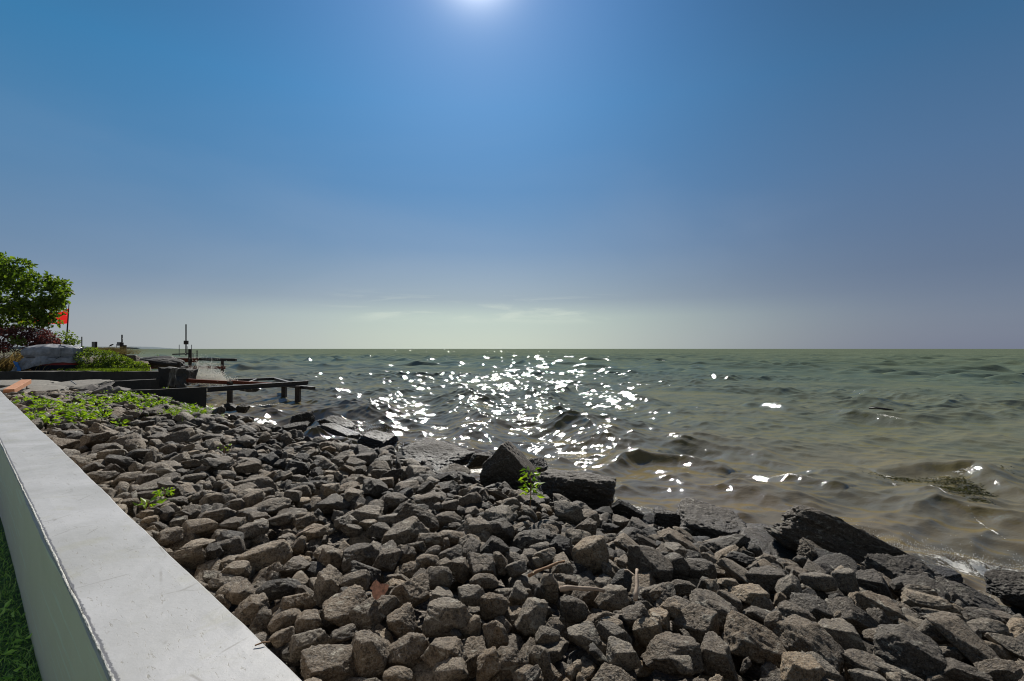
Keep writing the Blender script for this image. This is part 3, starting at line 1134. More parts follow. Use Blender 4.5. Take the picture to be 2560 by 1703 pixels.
# stones read off the photograph: centre, width, height in photo pixels, tone, lean in degrees
HERO = []
c8 = lambda x, y, w, h, t, a=0: HERO.append((x / 2.619 + 500, y / 2.619 + 1300, w / 2.619, h / 2.619, t, a))
c6 = lambda x, y, w, h, t, a=0: HERO.append((x / 2.032 + 1400, y / 2.032 + 1150, w / 2.032, h / 2.032, t, a))
c5 = lambda x, y, w, h, t, a=0: HERO.append((x / 2.619 + 700, y / 2.619 + 1000, w / 2.619, h / 2.619, t, a))
for q in ((455, 235, 330, 200, .85), (245, 330, 180, 120, .75), (500, 455, 270, 170, .1), (620, 310, 200, 140, .35), (380, 55, 170, 110, .6),
          (190, 190, 220, 180, .3), (270, 480, 150, 150, .45), (345, 590, 220, 190, .45), (640, 550, 220, 170, .5), (711, 660, 160, 130, .45),
          (540, 660, 200, 150, .45, -20), (720, 800, 240, 190, .6), (850, 950, 400, 220, .4, 12), (1100, 880, 290, 300, .45), (920, 760, 170, 120, .3),
          (850, 430, 210, 230, .7, -30), (1020, 400, 200, 160, .6), (950, 590, 320, 240, .5), (1130, 620, 300, 230, .35, -15), (1380, 480, 250, 230, .5),
          (1310, 670, 200, 230, .45), (1615, 640, 330, 280, .6, 8), (1770, 500, 170, 140, .6), (1930, 560, 190, 190, .5), (1790, 700, 110, 210, .75, 25),
          (1925, 760, 160, 250, .5, -22), (2165, 630, 190, 260, .75, 12), (2080, 490, 130, 190, .6), (2290, 440, 140, 230, .75), (1600, 880, 310, 240, .45),
          (1370, 860, 270, 230, .5), (1550, 380, 190, 190, .6), (1690, 320, 160, 180, .4), (1210, 270, 150, 220, .35, 18), (1345, 230, 140, 160, .45),
          (1040, 240, 240, 190, .3), (860, 250, 160, 160, .5), (1480, 265, 150, 100, .5), (1500, 155, 190, 120, .35), (1810, 120, 190, 140, .7),
          (1640, 240, 180, 130, .3), (1850, 400, 190, 130, .5), (1960, 290, 110, 170, .5), (2070, 320, 150, 110, .6), (2260, 240, 150, 110, .75),
          (1640, 980, 240, 150, .65, -20), (1880, 950, 200, 170, .55, -30), (2030, 940, 250, 230, .4), (2220, 910, 150, 220, .6), (2280, 750, 170, 110, .6),
          (2150, 1010, 200, 90, .45), (1280, 1010, 190, 110, .5), (540, 770, 150, 110, .5), (300, 1010, 120, 80, .5)):
    c8(*q)
for q in ((90, 400, 150, 110, .65), (45, 280, 130, 110, .6), (150, 300, 100, 90, .5), (245, 260, 150, 110, .6), (385, 360, 150, 150, .25),
          (500, 340, 110, 80, .35), (640, 365, 90, 60, .5), (600, 430, 220, 110, .5, 22), (460, 540, 260, 170, .3, 28), (585, 540, 130, 150, .25),
          (710, 555, 160, 130, .25), (890, 560, 200, 90, .6, 22), (1070, 610, 230, 120, .25), (1165, 660, 140, 150, .6, 40), (1330, 620, 160, 100, .6),
          (980, 690, 190, 110, .9), (860, 630, 110, 70, .75), (630, 650, 140, 90, .3), (740, 640, 90, 100, .2), (860, 730, 150, 110, .45, 32),
          (600, 760, 150, 120, .4), (790, 780, 270, 190, .35, 28), (700, 850, 210, 210, .4), (980, 940, 330, 240, .45, 20), (1270, 960, 330, 250, .4, 28),
          (1200, 800, 190, 150, .35, 30), (1290, 770, 180, 160, .2, 20), (1500, 800, 240, 130, .25, 25), (1630, 780, 240, 180, .45, 25), (1880, 730, 230, 110, .85),
          (1430, 900, 240, 160, .6), (1620, 900, 110, 100, .4), (1780, 980, 290, 260, .25, 15), (1900, 880, 180, 170, .3), (2080, 940, 380, 150, .45, 38),
          (2180, 860, 170, 110, .6), (2290, 950, 190, 110, .6, 15), (1800, 830, 150, 60, .75), (2050, 730, 220, 130, .05, 30), (2230, 750, 230, 100, .15, 20),
          (2320, 830, 130, 80, .5), (1590, 630, 180, 120, .2), (1730, 620, 160, 80, .25, 20), (1460, 620, 130, 150, .6), (780, 1010, 190, 210, .35),
          (560, 980, 290, 150, .35), (610, 1030, 130, 90, .6), (450, 870, 150, 170, .8), (260, 850, 150, 100, .55), (110, 890, 170, 120, .65),
          (300, 1000, 180, 150, .6), (380, 800, 150, 120, .3), (70, 760, 140, 150, .3), (500, 690, 180, 130, .35), (260, 700, 160, 110, .65),
          (320, 620, 110, 130, .1), (1300, 1080, 240, 160, .6, 28), (1550, 1040, 230, 90, .35), (1720, 1100, 230, 80, .6), (2060, 1080, 220, 100, .25),
          (2250, 1070, 180, 100, .35), (1590, 1110, 200, 60, .6), (1040, 800, 220, 80, .3, 15), (170, 490, 185, 215, .95)):
    c6(*q)
HERO_ROUND = len(HERO) - 1
for q in ((645, 420, 170, 70, .8), (780, 450, 150, 110, .3), (790, 508, 280, 60, .4, -5), (800, 560, 200, 90, .3), (920, 360, 250, 100, .6), (1100, 330, 180, 60, .5),
          (1300, 340, 280, 50, .35, -4), (1550, 350, 200, 90, .55), (950, 440, 160, 100, .3), (1140, 420, 150, 50, .65), (1380, 410, 120, 70, .6), (1790, 430, 150, 100, .3),
          (1600, 470, 260, 80, .4), (1270, 590, 150, 110, .85), (1100, 690, 160, 130, .35), (1290, 710, 290, 110, .3, -8), (1440, 630, 150, 120, .35), (1660, 540, 130, 100, .4),
          (1710, 640, 280, 110, .6), (1520, 680, 140, 60, .65, -15), (1600, 730, 170, 90, .35), (1170, 800, 240, 150, .8), (950, 660, 140, 110, .85), (1030, 760, 120, 110, .25),
          (815, 740, 110, 80, .85), (800, 695, 150, 70, .5), (660, 610, 120, 80, .5), (940, 860, 180, 110, .5), (1150, 930, 270, 110, .9), (1340, 850, 150, 100, .6),
          (1560, 810, 190, 120, .6), (1400, 930, 180, 140, .1), (1430, 770, 170, 100, .3), (1790, 730, 180, 90, .4), (1950, 750, 150, 110, .5), (1905, 520, 200, 130, .2),
          (2250, 750, 160, 80, .6), (2150, 620, 220, 130, .25), (425, 160, 120, 50, .5), (400, 280, 190, 70, .65), (240, 150, 100, 40, .5), (600, 150, 150, 90, .35),
          (740, 250, 200, 80, .2), (580, 300, 180, 70, .15, 15), (380, 330, 150, 60, .5), (940, 220, 110, 80, .5, -30), (1310, 220, 120, 80, .35), (1480, 80, 180, 80, .2),
          (870, 130, 150, 70, .3), (980, 140, 110, 80, .5), (1110, 150, 150, 60, .35, -15), (1720, 130, 130, 80, .6), (2010, 210, 100, 80, .3)):
    HERO.append((q[0] / 2.946 + 100, q[1] / 2.946 + 1050, q[2] / 2.946, q[3] / 2.946, q[4], q[5] if len(q) > 5 else 0))
for q in ((135, 610, 150, 110, .35), (160, 780, 130, 110, .5), (655, 465, 140, 130, .4), (765, 490, 140, 90, .35), (930, 475, 110, 100, .5),
          (985, 540, 110, 80, .65), (690, 545, 140, 80, .55), (820, 570, 180, 70, .5), (450, 580, 170, 90, .55), (740, 660, 200, 110, .3),
          (570, 760, 230, 140, .65), (750, 800, 190, 130, .6), (940, 830, 130, 110, .5), (1100, 700, 130, 100, .35), (1290, 600, 130, 70, .6),
          (1475, 600, 150, 80, .3), (1615, 625, 130, 90, .55), (1510, 690, 150, 120, .5), (1880, 760, 190, 150, .65), (1740, 860, 230, 140, .25),
          (1440, 840, 130, 120, .35), (1270, 510, 160, 110, .6), (1130, 530, 110, 100, .3), (1415, 460, 120, 110, .35), (1170, 420, 110, 70, .4),
          (1560, 850, 130, 90, .5), (1290, 900, 190, 150, .7), (1100, 900, 190, 110, .5), (985, 945, 190, 120, .4), (560, 400, 150, 120, .25),
          (850, 380, 120, 90, .15), (720, 340, 120, 80, .2)):
    c5(*q)
NAMED = {0: ('large pale tan stone resting high beside the white wall', 'tan'),
         HERO_ROUND: ('big rounded pale yellowish stone standing upright on the crest of the bank', 'round')}


def free_axes(w, hgt, dist):
    return w, hgt


for hi, (px, py, w, h, tone, lean) in enumerate(HERO):
    p = hit_bed(px, py, 0.17)
    d = (p - Vector((0, 0, EYE)))
    dist = d.length
    dep = p.y
    wm = w * dep / FP * 1.04
    hm = h * dep / FP
    phi = math.atan2(EYE - p.z, dep)
    s2 = hm / (math.cos(phi) + 0.75 * math.sin(phi)) * 1.06
    s2 = min(max(s2, 0.35 * wm), 1.5 * wm)
    sy = 0.5 * (wm + s2) * g.uniform(0.8, 1.0)
    var = int(g.integers(NVAR))
    if hi == HERO_ROUND:
        var = 3
    P = VARS[var]['P']
    ex = P.max(axis=0) - P.min(axis=0)
    S = np.diag([wm / ex[0], sy / ex[1], s2 / ex[2]])
    q = np.array(Euler((g.normal() * 0.12, 0, g.normal() * 0.25)).to_matrix())
    view = math.atan2(p.x, p.y)
    Rl = np.array(Euler((0, R(lean), 0)).to_matrix())
    Rz = np.array(Matrix.Rotation(-view, 3, 'Z'))
    M3 = Rz @ Rl @ q @ S
    rs = raster(var, M3, p.x, p.y)
    z = p.z
    if rs is not None:
        zr = rest_z(rs, 0.5)
        z = min(max(p.z, zr - 0.05), zr + 0.12)
    commit(var, M3, p.x, p.y, z, (wm * sy * s2) ** (1 / 3), tone, 1 + hi, rs)
N_HERO = len(STONES)

# fill what is still low
fails = 0
for it in range(5200):
    k = 14
    ti = g.integers(2, NT_ - 2, k)
    ai = g.integers(3, int((6.9 - A0) / G), k)
    free = HG[ti, ai] - BASE[ti, ai]
    j = int(np.argmin(free))
    if free[j] > 0.24:
        continue
    t_, a_ = tg[ti[j]], ag[ai[j]]
    if in_gravel(t_, a_) and g.random() > 0.1:
        continue
    p = from_ta(t_, a_)
    if p.y > yend(p.x):
        continue
    s = g.uniform(0.12, 0.34) if g.random() < 0.84 else g.uniform(0.34, 0.52)
    if t_ < 5 and a_ < 5:
        s *= 0.8
    best = None
    for _ in range(3):
        var = int(g.integers(NVAR))
        M3 = rotm(g, 0.42) * s
        rs = raster(var, M3, p.x, p.y)
        if rs is None:
            continue
        z = rest_z(rs, 0.66)
        if best is None or z < best[2]:
            best = (var, M3, z, rs)
    if best is None:
        continue
    var, M3, z, rs = best
    # do not climb on top of the stones taken from the photograph
    t0, a0, up, lo = rs
    sl = (slice(t0, t0 + up.shape[0]), slice(a0, a0 + up.shape[1]))
    own = OWN[sl][up > -5]
    herocov = ((own >= N_UNDER) & (own < N_HERO)).mean()
    if herocov > 0.22:
        M3 = M3 * 0.6
        s *= 0.6
        rs = raster(var, M3, p.x, p.y)
        if rs is None:
            continue
        t0, a0, up, lo = rs
        sl = (slice(t0, t0 + up.shape[0]), slice(a0, a0 + up.shape[1]))
        own = OWN[sl][up > -5]
        if ((own >= N_UNDER) & (own < N_HERO)).mean() > 0.3:
            continue
        z = rest_z(rs, 0.5)
    commit(var, M3, p.x, p.y, z, s, tone_rand(g, a_), 0, rs)


# chips wedged in the gaps close to the viewer
for it in range(900):
    k = 16
    ti = g.integers(2, int((7.0 - T0) / G), k)
    ai = g.integers(3, int((6.6 - A0) / G), k)
    free = HG[ti, ai] - BASE[ti, ai]
    j = int(np.argmin(free))
    p = from_ta(tg[ti[j]], ag[ai[j]])
    if p.y < 1.2:
        continue
    s = g.uniform(0.07, 0.15)
    var = int(g.integers(NVAR))
    M3 = rotm(g, 0.6) * s
    rs = raster(var, M3, p.x, p.y)
    if rs is None:
        continue
    commit(var, M3, p.x, p.y, rest_z(rs, 0.6), s, tone_rand(g, ag[ai[j]]), 0, rs)


# how much of each stone shows
vis = np.bincount(OWN[OWN >= 0].ravel(), minlength=len(STONES))
rank = []
for i, s in enumerate(STONES):
    x, y, z = s['loc']
    dep = y
    if dep < 0.5:
        rank.append(0)
        continue
    px = x / dep * FP + W / 2
    py = H / 2 - (math.tan(math.atan2(z - EYE, dep) - PITCH)) * FP
    fr = min(1.0, vis[i] / max(1, s['cells']))
    inside = -20 < px < W + 20 and 880 < py < H + 30
    t_, a_ = ta(x, y)
    behind_wall = px < 780 and py > 975 + 0.93 * px + 12
    s['px'], s['py'] = px, py
    rank.append((s['size'] / dep) ** 2 * fr if inside and not behind_wall else 0)
rank = np.array(rank)
order = np.argsort(-rank)
single = set(int(i) for i in order[:262] if rank[i] > 0)
for i, s in enumerate(STONES):
    if s['hero'] - 1 in NAMED and s['hero'] > 0:
        single.add(i)

TONE_WORD = ['charcoal', 'dark brownish', 'mid grey', 'pale tan']


def place_word(px, py):
    v = 'at bottom edge' if py > 1560 else ('in lower bank' if py > 1400 else ('in mid bank' if py > 1250 else 'in far bank'))
    if px < 780 and (975 + 0.93 * px) > py - 170:
        h = 'beside white wall'
    else:
        h = 'left of centre' if px < 1000 else ('near centre' if px < 1500 else ('right of centre' if px < 2000 else 'far right'))
    return v + ' ' + h


LABEL = {}
for i in single:
    s = STONES[i]
    wpx = s['size'] / s['loc'][1] * FP
    P = VARS[s['var']]['P3'] @ s['M'].T
    ex = P.max(axis=0) - P.min(axis=0)
    form = 'upright' if ex[2] > 1.08 * ex[0] else ('long low' if ex[0] > 1.75 * ex[2] else 'chunky')
    sw = 'big' if wpx > 110 else ('middling' if wpx > 62 else 'small')
    LABEL.setdefault('%s %s %s rock %s' % (sw, TONE_WORD[min(3, int(s['tone'] * 4.6))], form, place_word(s['px'], s['py'])), []).append(i)
NTH = ['', 'second', 'third', 'fourth', 'fifth', 'sixth', 'seventh', 'eighth', 'ninth', 'tenth', 'eleventh', 'twelfth', 'thirteenth', 'fourteenth', 'fifteenth', 'sixteenth', 'seventeenth', 'eighteenth', 'nineteenth', 'twentieth']
for k, ids in LABEL.items():
    ids.sort(key=lambda q: STONES[q]['px'])
    for n, i in enumerate(ids):
        if len(ids) == 1:
            pre = ''
        elif n == 0:
            pre = 'leftmost '
        elif n == len(ids) - 1:
            pre = 'rightmost '
        else:
            pre = NTH[min(n, 19)] + ' from left, '
        STONES[i]['label'] = pre + k


for n, i in enumerate(sorted(single)):
    s = STONES[i]
    o = bpy.data.objects.new('rock', VARS[s['var']]['me'])
    M = Matrix([list(r) for r in s['M']]).to_4x4()
    M.translation = Vector(s['loc'])
    link(o)
    o.matrix_world = M
    # a parentless object stores loc/rot/scale only, so shear is baked into its own mesh when present
    if s['hero']:
        me = np_mesh('rock', VARS[s['var']]['P'] @ s['M'].T, VARS[s['var']]['F'], True)
        me.materials.append(M_ROCK)
        o.data = me
        o.matrix_world = Matrix.Translation(Vector(s['loc']))
    o['tone'] = s['tone']
    if s['hero'] - 1 in NAMED and s['hero'] > 0:
        tag(o, NAMED[s['hero'] - 1][0], 'rock', 'rocks piled on the bank')
        continue
    tag(o, s['label'], 'rock', 'rocks piled on the bank')


def join_stones(ids, key, mat, name):
    Vs, Fs, Ts = [], [], []
    off = 0
    for i in ids:
        s = STONES[i]
        dep = max(0.5, s['loc'][1])
        big = s['size'] / dep * FP * 0.4
        k = '3' if big > 13 else '2'
        P = VARS[s['var']]['P' + k] @ s['M'].T + np.array(s['loc'])
        F = VARS[s['var']]['F' + k] + off
        Vs.append(P)
        Fs.append(F)
        Ts.append(np.full(len(P), s['tone'], dtype=np.float32))
        off += len(P)
    me = np_mesh(name, np.concatenate(Vs), np.concatenate(Fs), True)
    me.materials.append(mat)
    a = me.attributes.new('tone', 'FLOAT', 'POINT')
    a.data.foreach_set('value', np.concatenate(Ts))
    return link(bpy.data.objects.new(name, me))


rest = [i for i in range(len(STONES)) if i not in single and STONES[i]['loc'][1] > -1.5 and (vis[i] > 2)]
ro = join_stones(rest, '', M_ROCKS, 'rubble')
tag(ro, 'countless smaller and more distant grey brown stones filling the rock bank', 'rubble', kind='stuff')


# ------------------------------------------------------------------ boulders and slabs at the water's edge
def boulder(name, px, py, depth, size, rot, seed, tone, label, cat='boulder', kind='slab', level=6, rough=1.0, shear=None, mat=None, group='boulders at the waterline'):
    P, F = stone_shape(seed, level, kind, rough)
    P = P * np.array(size)
    if shear is not None:
        P = shear(P)
    M = np.array(Euler([R(a) for a in rot]).to_matrix())
    c = at(px, py, depth)
    P = P @ M.T
    me = np_mesh(name, P, F, True)
    me.materials.append(mat or M_ROCK)
    o = link(bpy.data.objects.new(name, me))
    o.location = c
    o['tone'] = tone
    return tag(o, label, cat, group)


def wpt(w, d):
    return w * d / FP


# the big leaning wedge in the middle
def wedge(P):
    P = P.copy()
    u = (P[:, 0] / (P[:, 0].max() - P[:, 0].min()))          # -0.5..0.5
    k = np.interp(u, [-0.5, -0.28, -0.15, 0.1, 0.5], [0.55, 0.80, 1.0, 0.70, 0.16])
    P[:, 2] = (P[:, 2] - P[:, 2].min()) * k
    return P


boulder('boulder', 1285, 1235, 9.0, (1.22, 0.72, 1.0), (-6, 0, -18), 501, 0.25, 'tall dark wedge shaped boulder with a sloping face, above the green seedling', shear=wedge)
boulder('boulder', 1448, 1236, 8.3, (1.34, 0.85, 0.78), (6, 3, -10), 502, 0.16, 'big black blocky boulder with a flat top, right of the wedge boulder')
boulder('boulder', 1335, 1172, 9.9, (0.42, 0.5, 0.55), (0, 20, 20), 503, 0.0, 'small black boulder peeping out behind the wedge boulder', kind='stone')
boulder('boulder', 1203, 1150, 10.3, (0.62, 0.5, 0.40), (5, 0, 10), 504, 0.1, 'squat dark boulder touching the left side of the wedge boulder', kind='stone')
boulder('rock_slab', 1085, 1140, 10.9, (1.65, 1.3, 0.34), (14, 8, -30), 505, 0.08, 'wet ridged rock slab sloping into the water left of the wedge boulder', 'rock slab', rough=1.5)
boulder('rock_slab', 945, 1100, 13.4, (0.95, 0.8, 0.3), (12, 6, -20), 506, 0.04, 'flat wet rock slab between the ridged slab and the long black ledge', 'rock slab', rough=1.3)
boulder('rock_slab', 850, 1062, 15.6, (1.75, 0.6, 0.34), (8, 13, -24), 507, 0.03, 'long thin black ledge of rock sloping down right, upper of two', 'rock slab')
boulder('rock_slab', 850, 1085, 14.6, (1.45, 0.7, 0.38), (8, 12, -20), 508, 0.03, 'long wet black ledge of rock with shiny top, lower of two', 'rock slab')
boulder('boulder', 757, 1050, 15.6, (0.82, 0.6, 0.52), (0, 5, 0), 509, 0.03, 'jagged black boulder standing at the top left of the black ledges', kind='stone', rough=1.6)
boulder('boulder', 742, 1076, 14.4, (0.78, 0.6, 0.45), (0, -5, 10), 510, 0.08, 'black boulder lying just below the jagged black one', kind='stone')
boulder('boulder', 655, 1078, 14.2, (0.95, 0.6, 0.42), (0, -8, 10), 511, 0.1, 'dark rounded boulder at the near edge of the wet gravel', kind='stone')
boulder('boulder', 575, 1068, 15.0, (0.8, 0.6, 0.40), (0, 5, -10), 512, 0.2, 'dark grey domed boulder left of the wet gravel', kind='round')
boulder('boulder', 607, 1022, 19.6, (0.45, 0.5, 0.4), (0, 5, -10), 513, 0.03, 'small black boulder at the tip of the weed patch by the water', kind='stone')
boulder('boulder', 575, 1018, 20.0, (0.5, 0.5, 0.4), (0, 5, -10), 514, 0.03, 'small dark boulder just left of the black one at the tip of the weeds', kind='stone')
# right part of the shore
boulder('rock_slab', 1775, 1318, 6.75, (1.0, 0.9, 0.42), (10, 10, -28), 521, 0.22, 'broad wet grey slab with a dark notch on top, at the crest right of centre', 'rock slab', rough=1.2)
boulder('boulder', 1668, 1298, 7.0, (0.50, 0.45, 0.28), (0, 10, 10), 522, 0.15, 'dark craggy boulder against the left end of the broad wet slab', kind='stone', rough=1.4)


def ledge(P):
    P = P.copy()
    u = (P[:, 0] / (P[:, 0].max() - P[:, 0].min()))
    k = np.interp(u, [-0.5, -0.36, -0.2, 0.1, 0.5], [0.25, 0.95, 1.0, 0.72, 0.30])
    P[:, 2] = P[:, 2] * k + np.interp(u, [-0.5, -0.3, 0.5], [-0.02, 0.06, -0.05])
    return P


boulder('rock_slab', 2178, 1398, 5.85, (2.5, 0.85, 0.64), (-10, 16, -22), 523, 0.25, 'largest long brown black slab slanting down right into the breaking wave', 'rock slab', rough=1.3, shear=ledge)
boulder('rock_slab', 1960, 1385, 6.1, (1.15, 0.9, 0.22), (14, 6, -20), 524, 0.25, 'flat smooth wet slab of grey stone under the left end of the long brown slab', 'rock slab')
boulder('rock_slab', 2065, 1412, 5.3, (0.62, 0.4, 0.22), (10, 32, -10), 525, 0.35, 'thin tilted stone slab leaning against the long brown slab', 'rock slab', rough=1.3)
boulder('boulder', 2262, 1466, 4.85, (0.66, 0.55, 0.56), (0, 12, 15), 526, 0.14, 'black pyramid shaped boulder at the water right of the long slab', kind='stone')
boulder('boulder', 2545, 1472, 4.8, (0.62, 0.5, 0.34), (0, 5, 15), 527, 0.12, 'dark brown boulder cut by the right edge of the photo at the waterline', kind='stone')
boulder('boulder', 2420, 1505, 4.6, (0.62, 0.5, 0.26), (8, 14, -20), 531, 0.2, 'shiny wet tilted boulder between the pyramid boulder and the right edge', kind='stone')
boulder('boulder', 2345, 1440, 5.3, (0.42, 0.4, 0.22), (0, 10, 30), 532, 0.1, 'small dark wet boulder in the foam behind the pyramid boulder', kind='stone')
boulder('rock_slab', 2120, 1478, 4.9, (0.9, 0.55, 0.16), (12, 16, -14), 528, 0.35, 'low flat wet stone between the long slab and the black pyramid boulder', 'rock slab')

# ------------------------------------------------------------------ small things lying on the stones
def stick(px0, py0, px1, py1, r, mat, label, off=0.30, name='driftwood_stick', lift=0.0):
    a = hit_bed(px0, py0, off)
    b_ = hit_bed(px1, py1, off + lift)
    mid = (a + b_) / 2 + Vector((0, 0, 0.01))
    n = 7
    pts = []
    for i in range(n):
        u = i / (n - 1)
        p = a.lerp(b_, u) + Vector((math.sin(u * 5) * 0.004, 0, math.sin(u * 3.14) * 0.012 + math.sin(u * 9) * 0.004))
        pts.append(p)
    o = MB().tube(pts, [r * (1 - 0.35 * i / n) * (1 + 0.15 * math.sin(i * 2.2)) for i in range(n)], 8).build(name, mat, smooth=True)
    return tag(o, label, 'stick', 'sticks on the rocks')


stick(1400, 1473, 1512, 1478, 0.016, M_DRIFT, 'pale straight driftwood stick lying level between the rocks')
stick(1588, 1500, 1594, 1425, 0.013, M_DRIFT, 'pale driftwood stick standing upright between two dark rocks', lift=0.10)
stick(1322, 1440, 1412, 1404, 0.011, M_TWIG, 'brown crooked stick slanting up to the round pale stone')
stick(1562, 1426, 1592, 1445, 0.006, M_DRIFT, 'thin pale twig slanting against the upright driftwood stick')
stick(740, 1340, 785, 1320, 0.008, M_DRIFT, 'thin silvery stick slanting on the rocks left of centre')


def wall_twig():
    a = atz(637, 1614, Z_TOP + 0.006)
    b_ = atz(675, 1604, Z_TOP + 0.006)
    o = MB().tube([a, a.lerp(b_, 0.5) + Vector((0, 0, 0.003)), b_], [0.0022, 0.0026, 0.0018], 6).build('twig', M_TWIG)
    tag(o, 'tiny brown twig lying on the white wall top near its outer edge', 'twig')


wall_twig()


def dead_leaf():
    c = hit_bed(947, 1474, 0.30)
    V, F = [], []
    n = 22
    V.append((0, 0, 0.012))
    for i in range(n):
        u = i / n * 2 * math.pi
        r = 0.044 * (1 + 0.16 * math.sin(3 * u + 0.5) + 0.07 * math.sin(7 * u) + 0.05 * math.sin(11 * u))
        V.append((r * math.cos(u) * 1.1, 0.0 + r * math.sin(u) * 0.35, r * math.sin(u) * 0.9 + 0.008 * math.sin(4 * u)))
    for i in range(n):
        F.append((0, 1 + i, 1 + (i + 1) % n))
    V = np.array(V)
    V = np.concatenate([V, V + np.array([0, 0.002, -0.001])])
    F = np.array(F)
    F = np.concatenate([F, F[:, ::-1] + n + 1])
    o = np_obj('dead_leaf', V + np.array(c), F, M_BROWNLEAF, smooth=True)
    tag(o, 'reddish brown curled dead leaf resting on a grey rock left of centre', 'leaf')


dead_leaf()

# ------------------------------------------------------------------ leaves and blades
def leaves(centers, size, g_, dirs=None, asp=0.55, fold=0.25, tone=None, droop=0.0):
    """folded diamond leaves, returns V, F(tri), tone"""
    n = len(centers)
    c = np.asarray(centers)
    if dirs is None:
        d = g_.normal(size=(n, 3))
    else:
        d = dirs
    d = d / np.linalg.norm(d, axis=1)[:, None]
    nr = g_.normal(size=(n, 3))
    s = np.cross(d, nr)
    s /= np.linalg.norm(s, axis=1)[:, None] + 1e-9
    u = np.cross(s, d)
    L = (size * g_.uniform(0.6, 1.25, n))[:, None]
    p0 = c
    p1 = c + d * L * 0.45 + s * L * asp / 2 + u * L * fold * 0.3
    p2 = c + d * L * 1.0 - u * L * droop
    p3 = c + d * L * 0.45 - s * L * asp / 2 + u * L * fold * 0.3
    V = np.stack([p0, p1, p2, p3], 1).reshape(-1, 3)
    i = np.arange(n)[:, None] * 4
    F = np.concatenate([i + np.array([[0, 1, 2]]), i + np.array([[0, 2, 3]])])
    tn = g_.random(n) if tone is None else tone
    return V, F, np.repeat(tn, 4)


def blades(base, dirs, L, w, g_, tone=None, seg=3, curve=0.5):
    """curved grass blades; dirs = lean vector (n,2)"""
    n = len(base)
    base = np.asarray(base, float)
    L = np.asarray(L)[:, None]
    out, tn = [], []
    side = g_.normal(size=(n, 2))
    side /= np.linalg.norm(side, axis=1)[:, None]
    side = np.concatenate([side, np.zeros((n, 1))], 1)
    ln = np.concatenate([dirs, np.zeros((n, 1))], 1)
    rows = []
    for k in range(seg + 1):
        u = k / seg
        p = base + L * (np.array([0, 0, 1.0]) * (u - curve * 0.45 * u * u) + ln * (u * u * curve + u * 0.15))
        ww = w * (1 - u ** 1.5) + w * 0.06
        rows.append((p - side * ww / 2, p + side * ww / 2))
    V = np.stack([r for pr in rows for r in pr], 1)       # n, 2(seg+1), 3
    m = 2 * (seg + 1)
    V = V.reshape(-1, 3)
    F = []
    for k in range(seg):
        i = np.arange(n) * m + 2 * k
        F.append(np.stack([i, i + 1, i + 3, i + 2], 1))
    F = np.concatenate(F)
    t_ = g_.random(n) if tone is None else tone
    return V, F, np.repeat(t_, m)


def leaf_obj(name, V, F, T, mat, parent=None, smooth=True):
    o = np_obj(name, V, F, mat, parent, smooth=False)
    a = o.data.attributes.new('tone', 'FLOAT', 'POINT')
    a.data.foreach_set('value', T.astype(np.float32))
    return o


M_LEAF = mat_leaf('tree_leaf', (0.020, 0.050, 0.010), (0.14, 0.21, 0.030), 0.42)
M_PURPLE = mat_leaf('purple_leaf', (0.040, 0.018, 0.020), (0.16, 0.060, 0.050), 0.30, tc=(1.6, 1.0, 0.9))
M_BUSH = mat_leaf('bush_leaf', (0.025, 0.055, 0.008), (0.16, 0.22, 0.04), 0.42)
M_WEED = mat_leaf('weed_leaf', (0.07, 0.15, 0.010), (0.22, 0.32, 0.025), 0.45, 0.5)
M_LAWN = mat_leaf('lawn_blade', (0.10, 0.27, 0.055), (0.56, 0.74, 0.28), 0.4)
M_DRY = mat_leaf('dry_grass', (0.22, 0.14, 0.05), (0.42, 0.33, 0.15), 0.4, tc=(1.2, 1.1, 0.8))
M_BANKG = mat_leaf('bank_straw', (0.08, 0.068, 0.026), (0.20, 0.175, 0.08), 0.35, tc=(1.2, 1.1, 0.8))
M_ALGAE = mat_leaf('algae', (0.018, 0.019, 0.005), (0.060, 0.062, 0.014), 0.2)

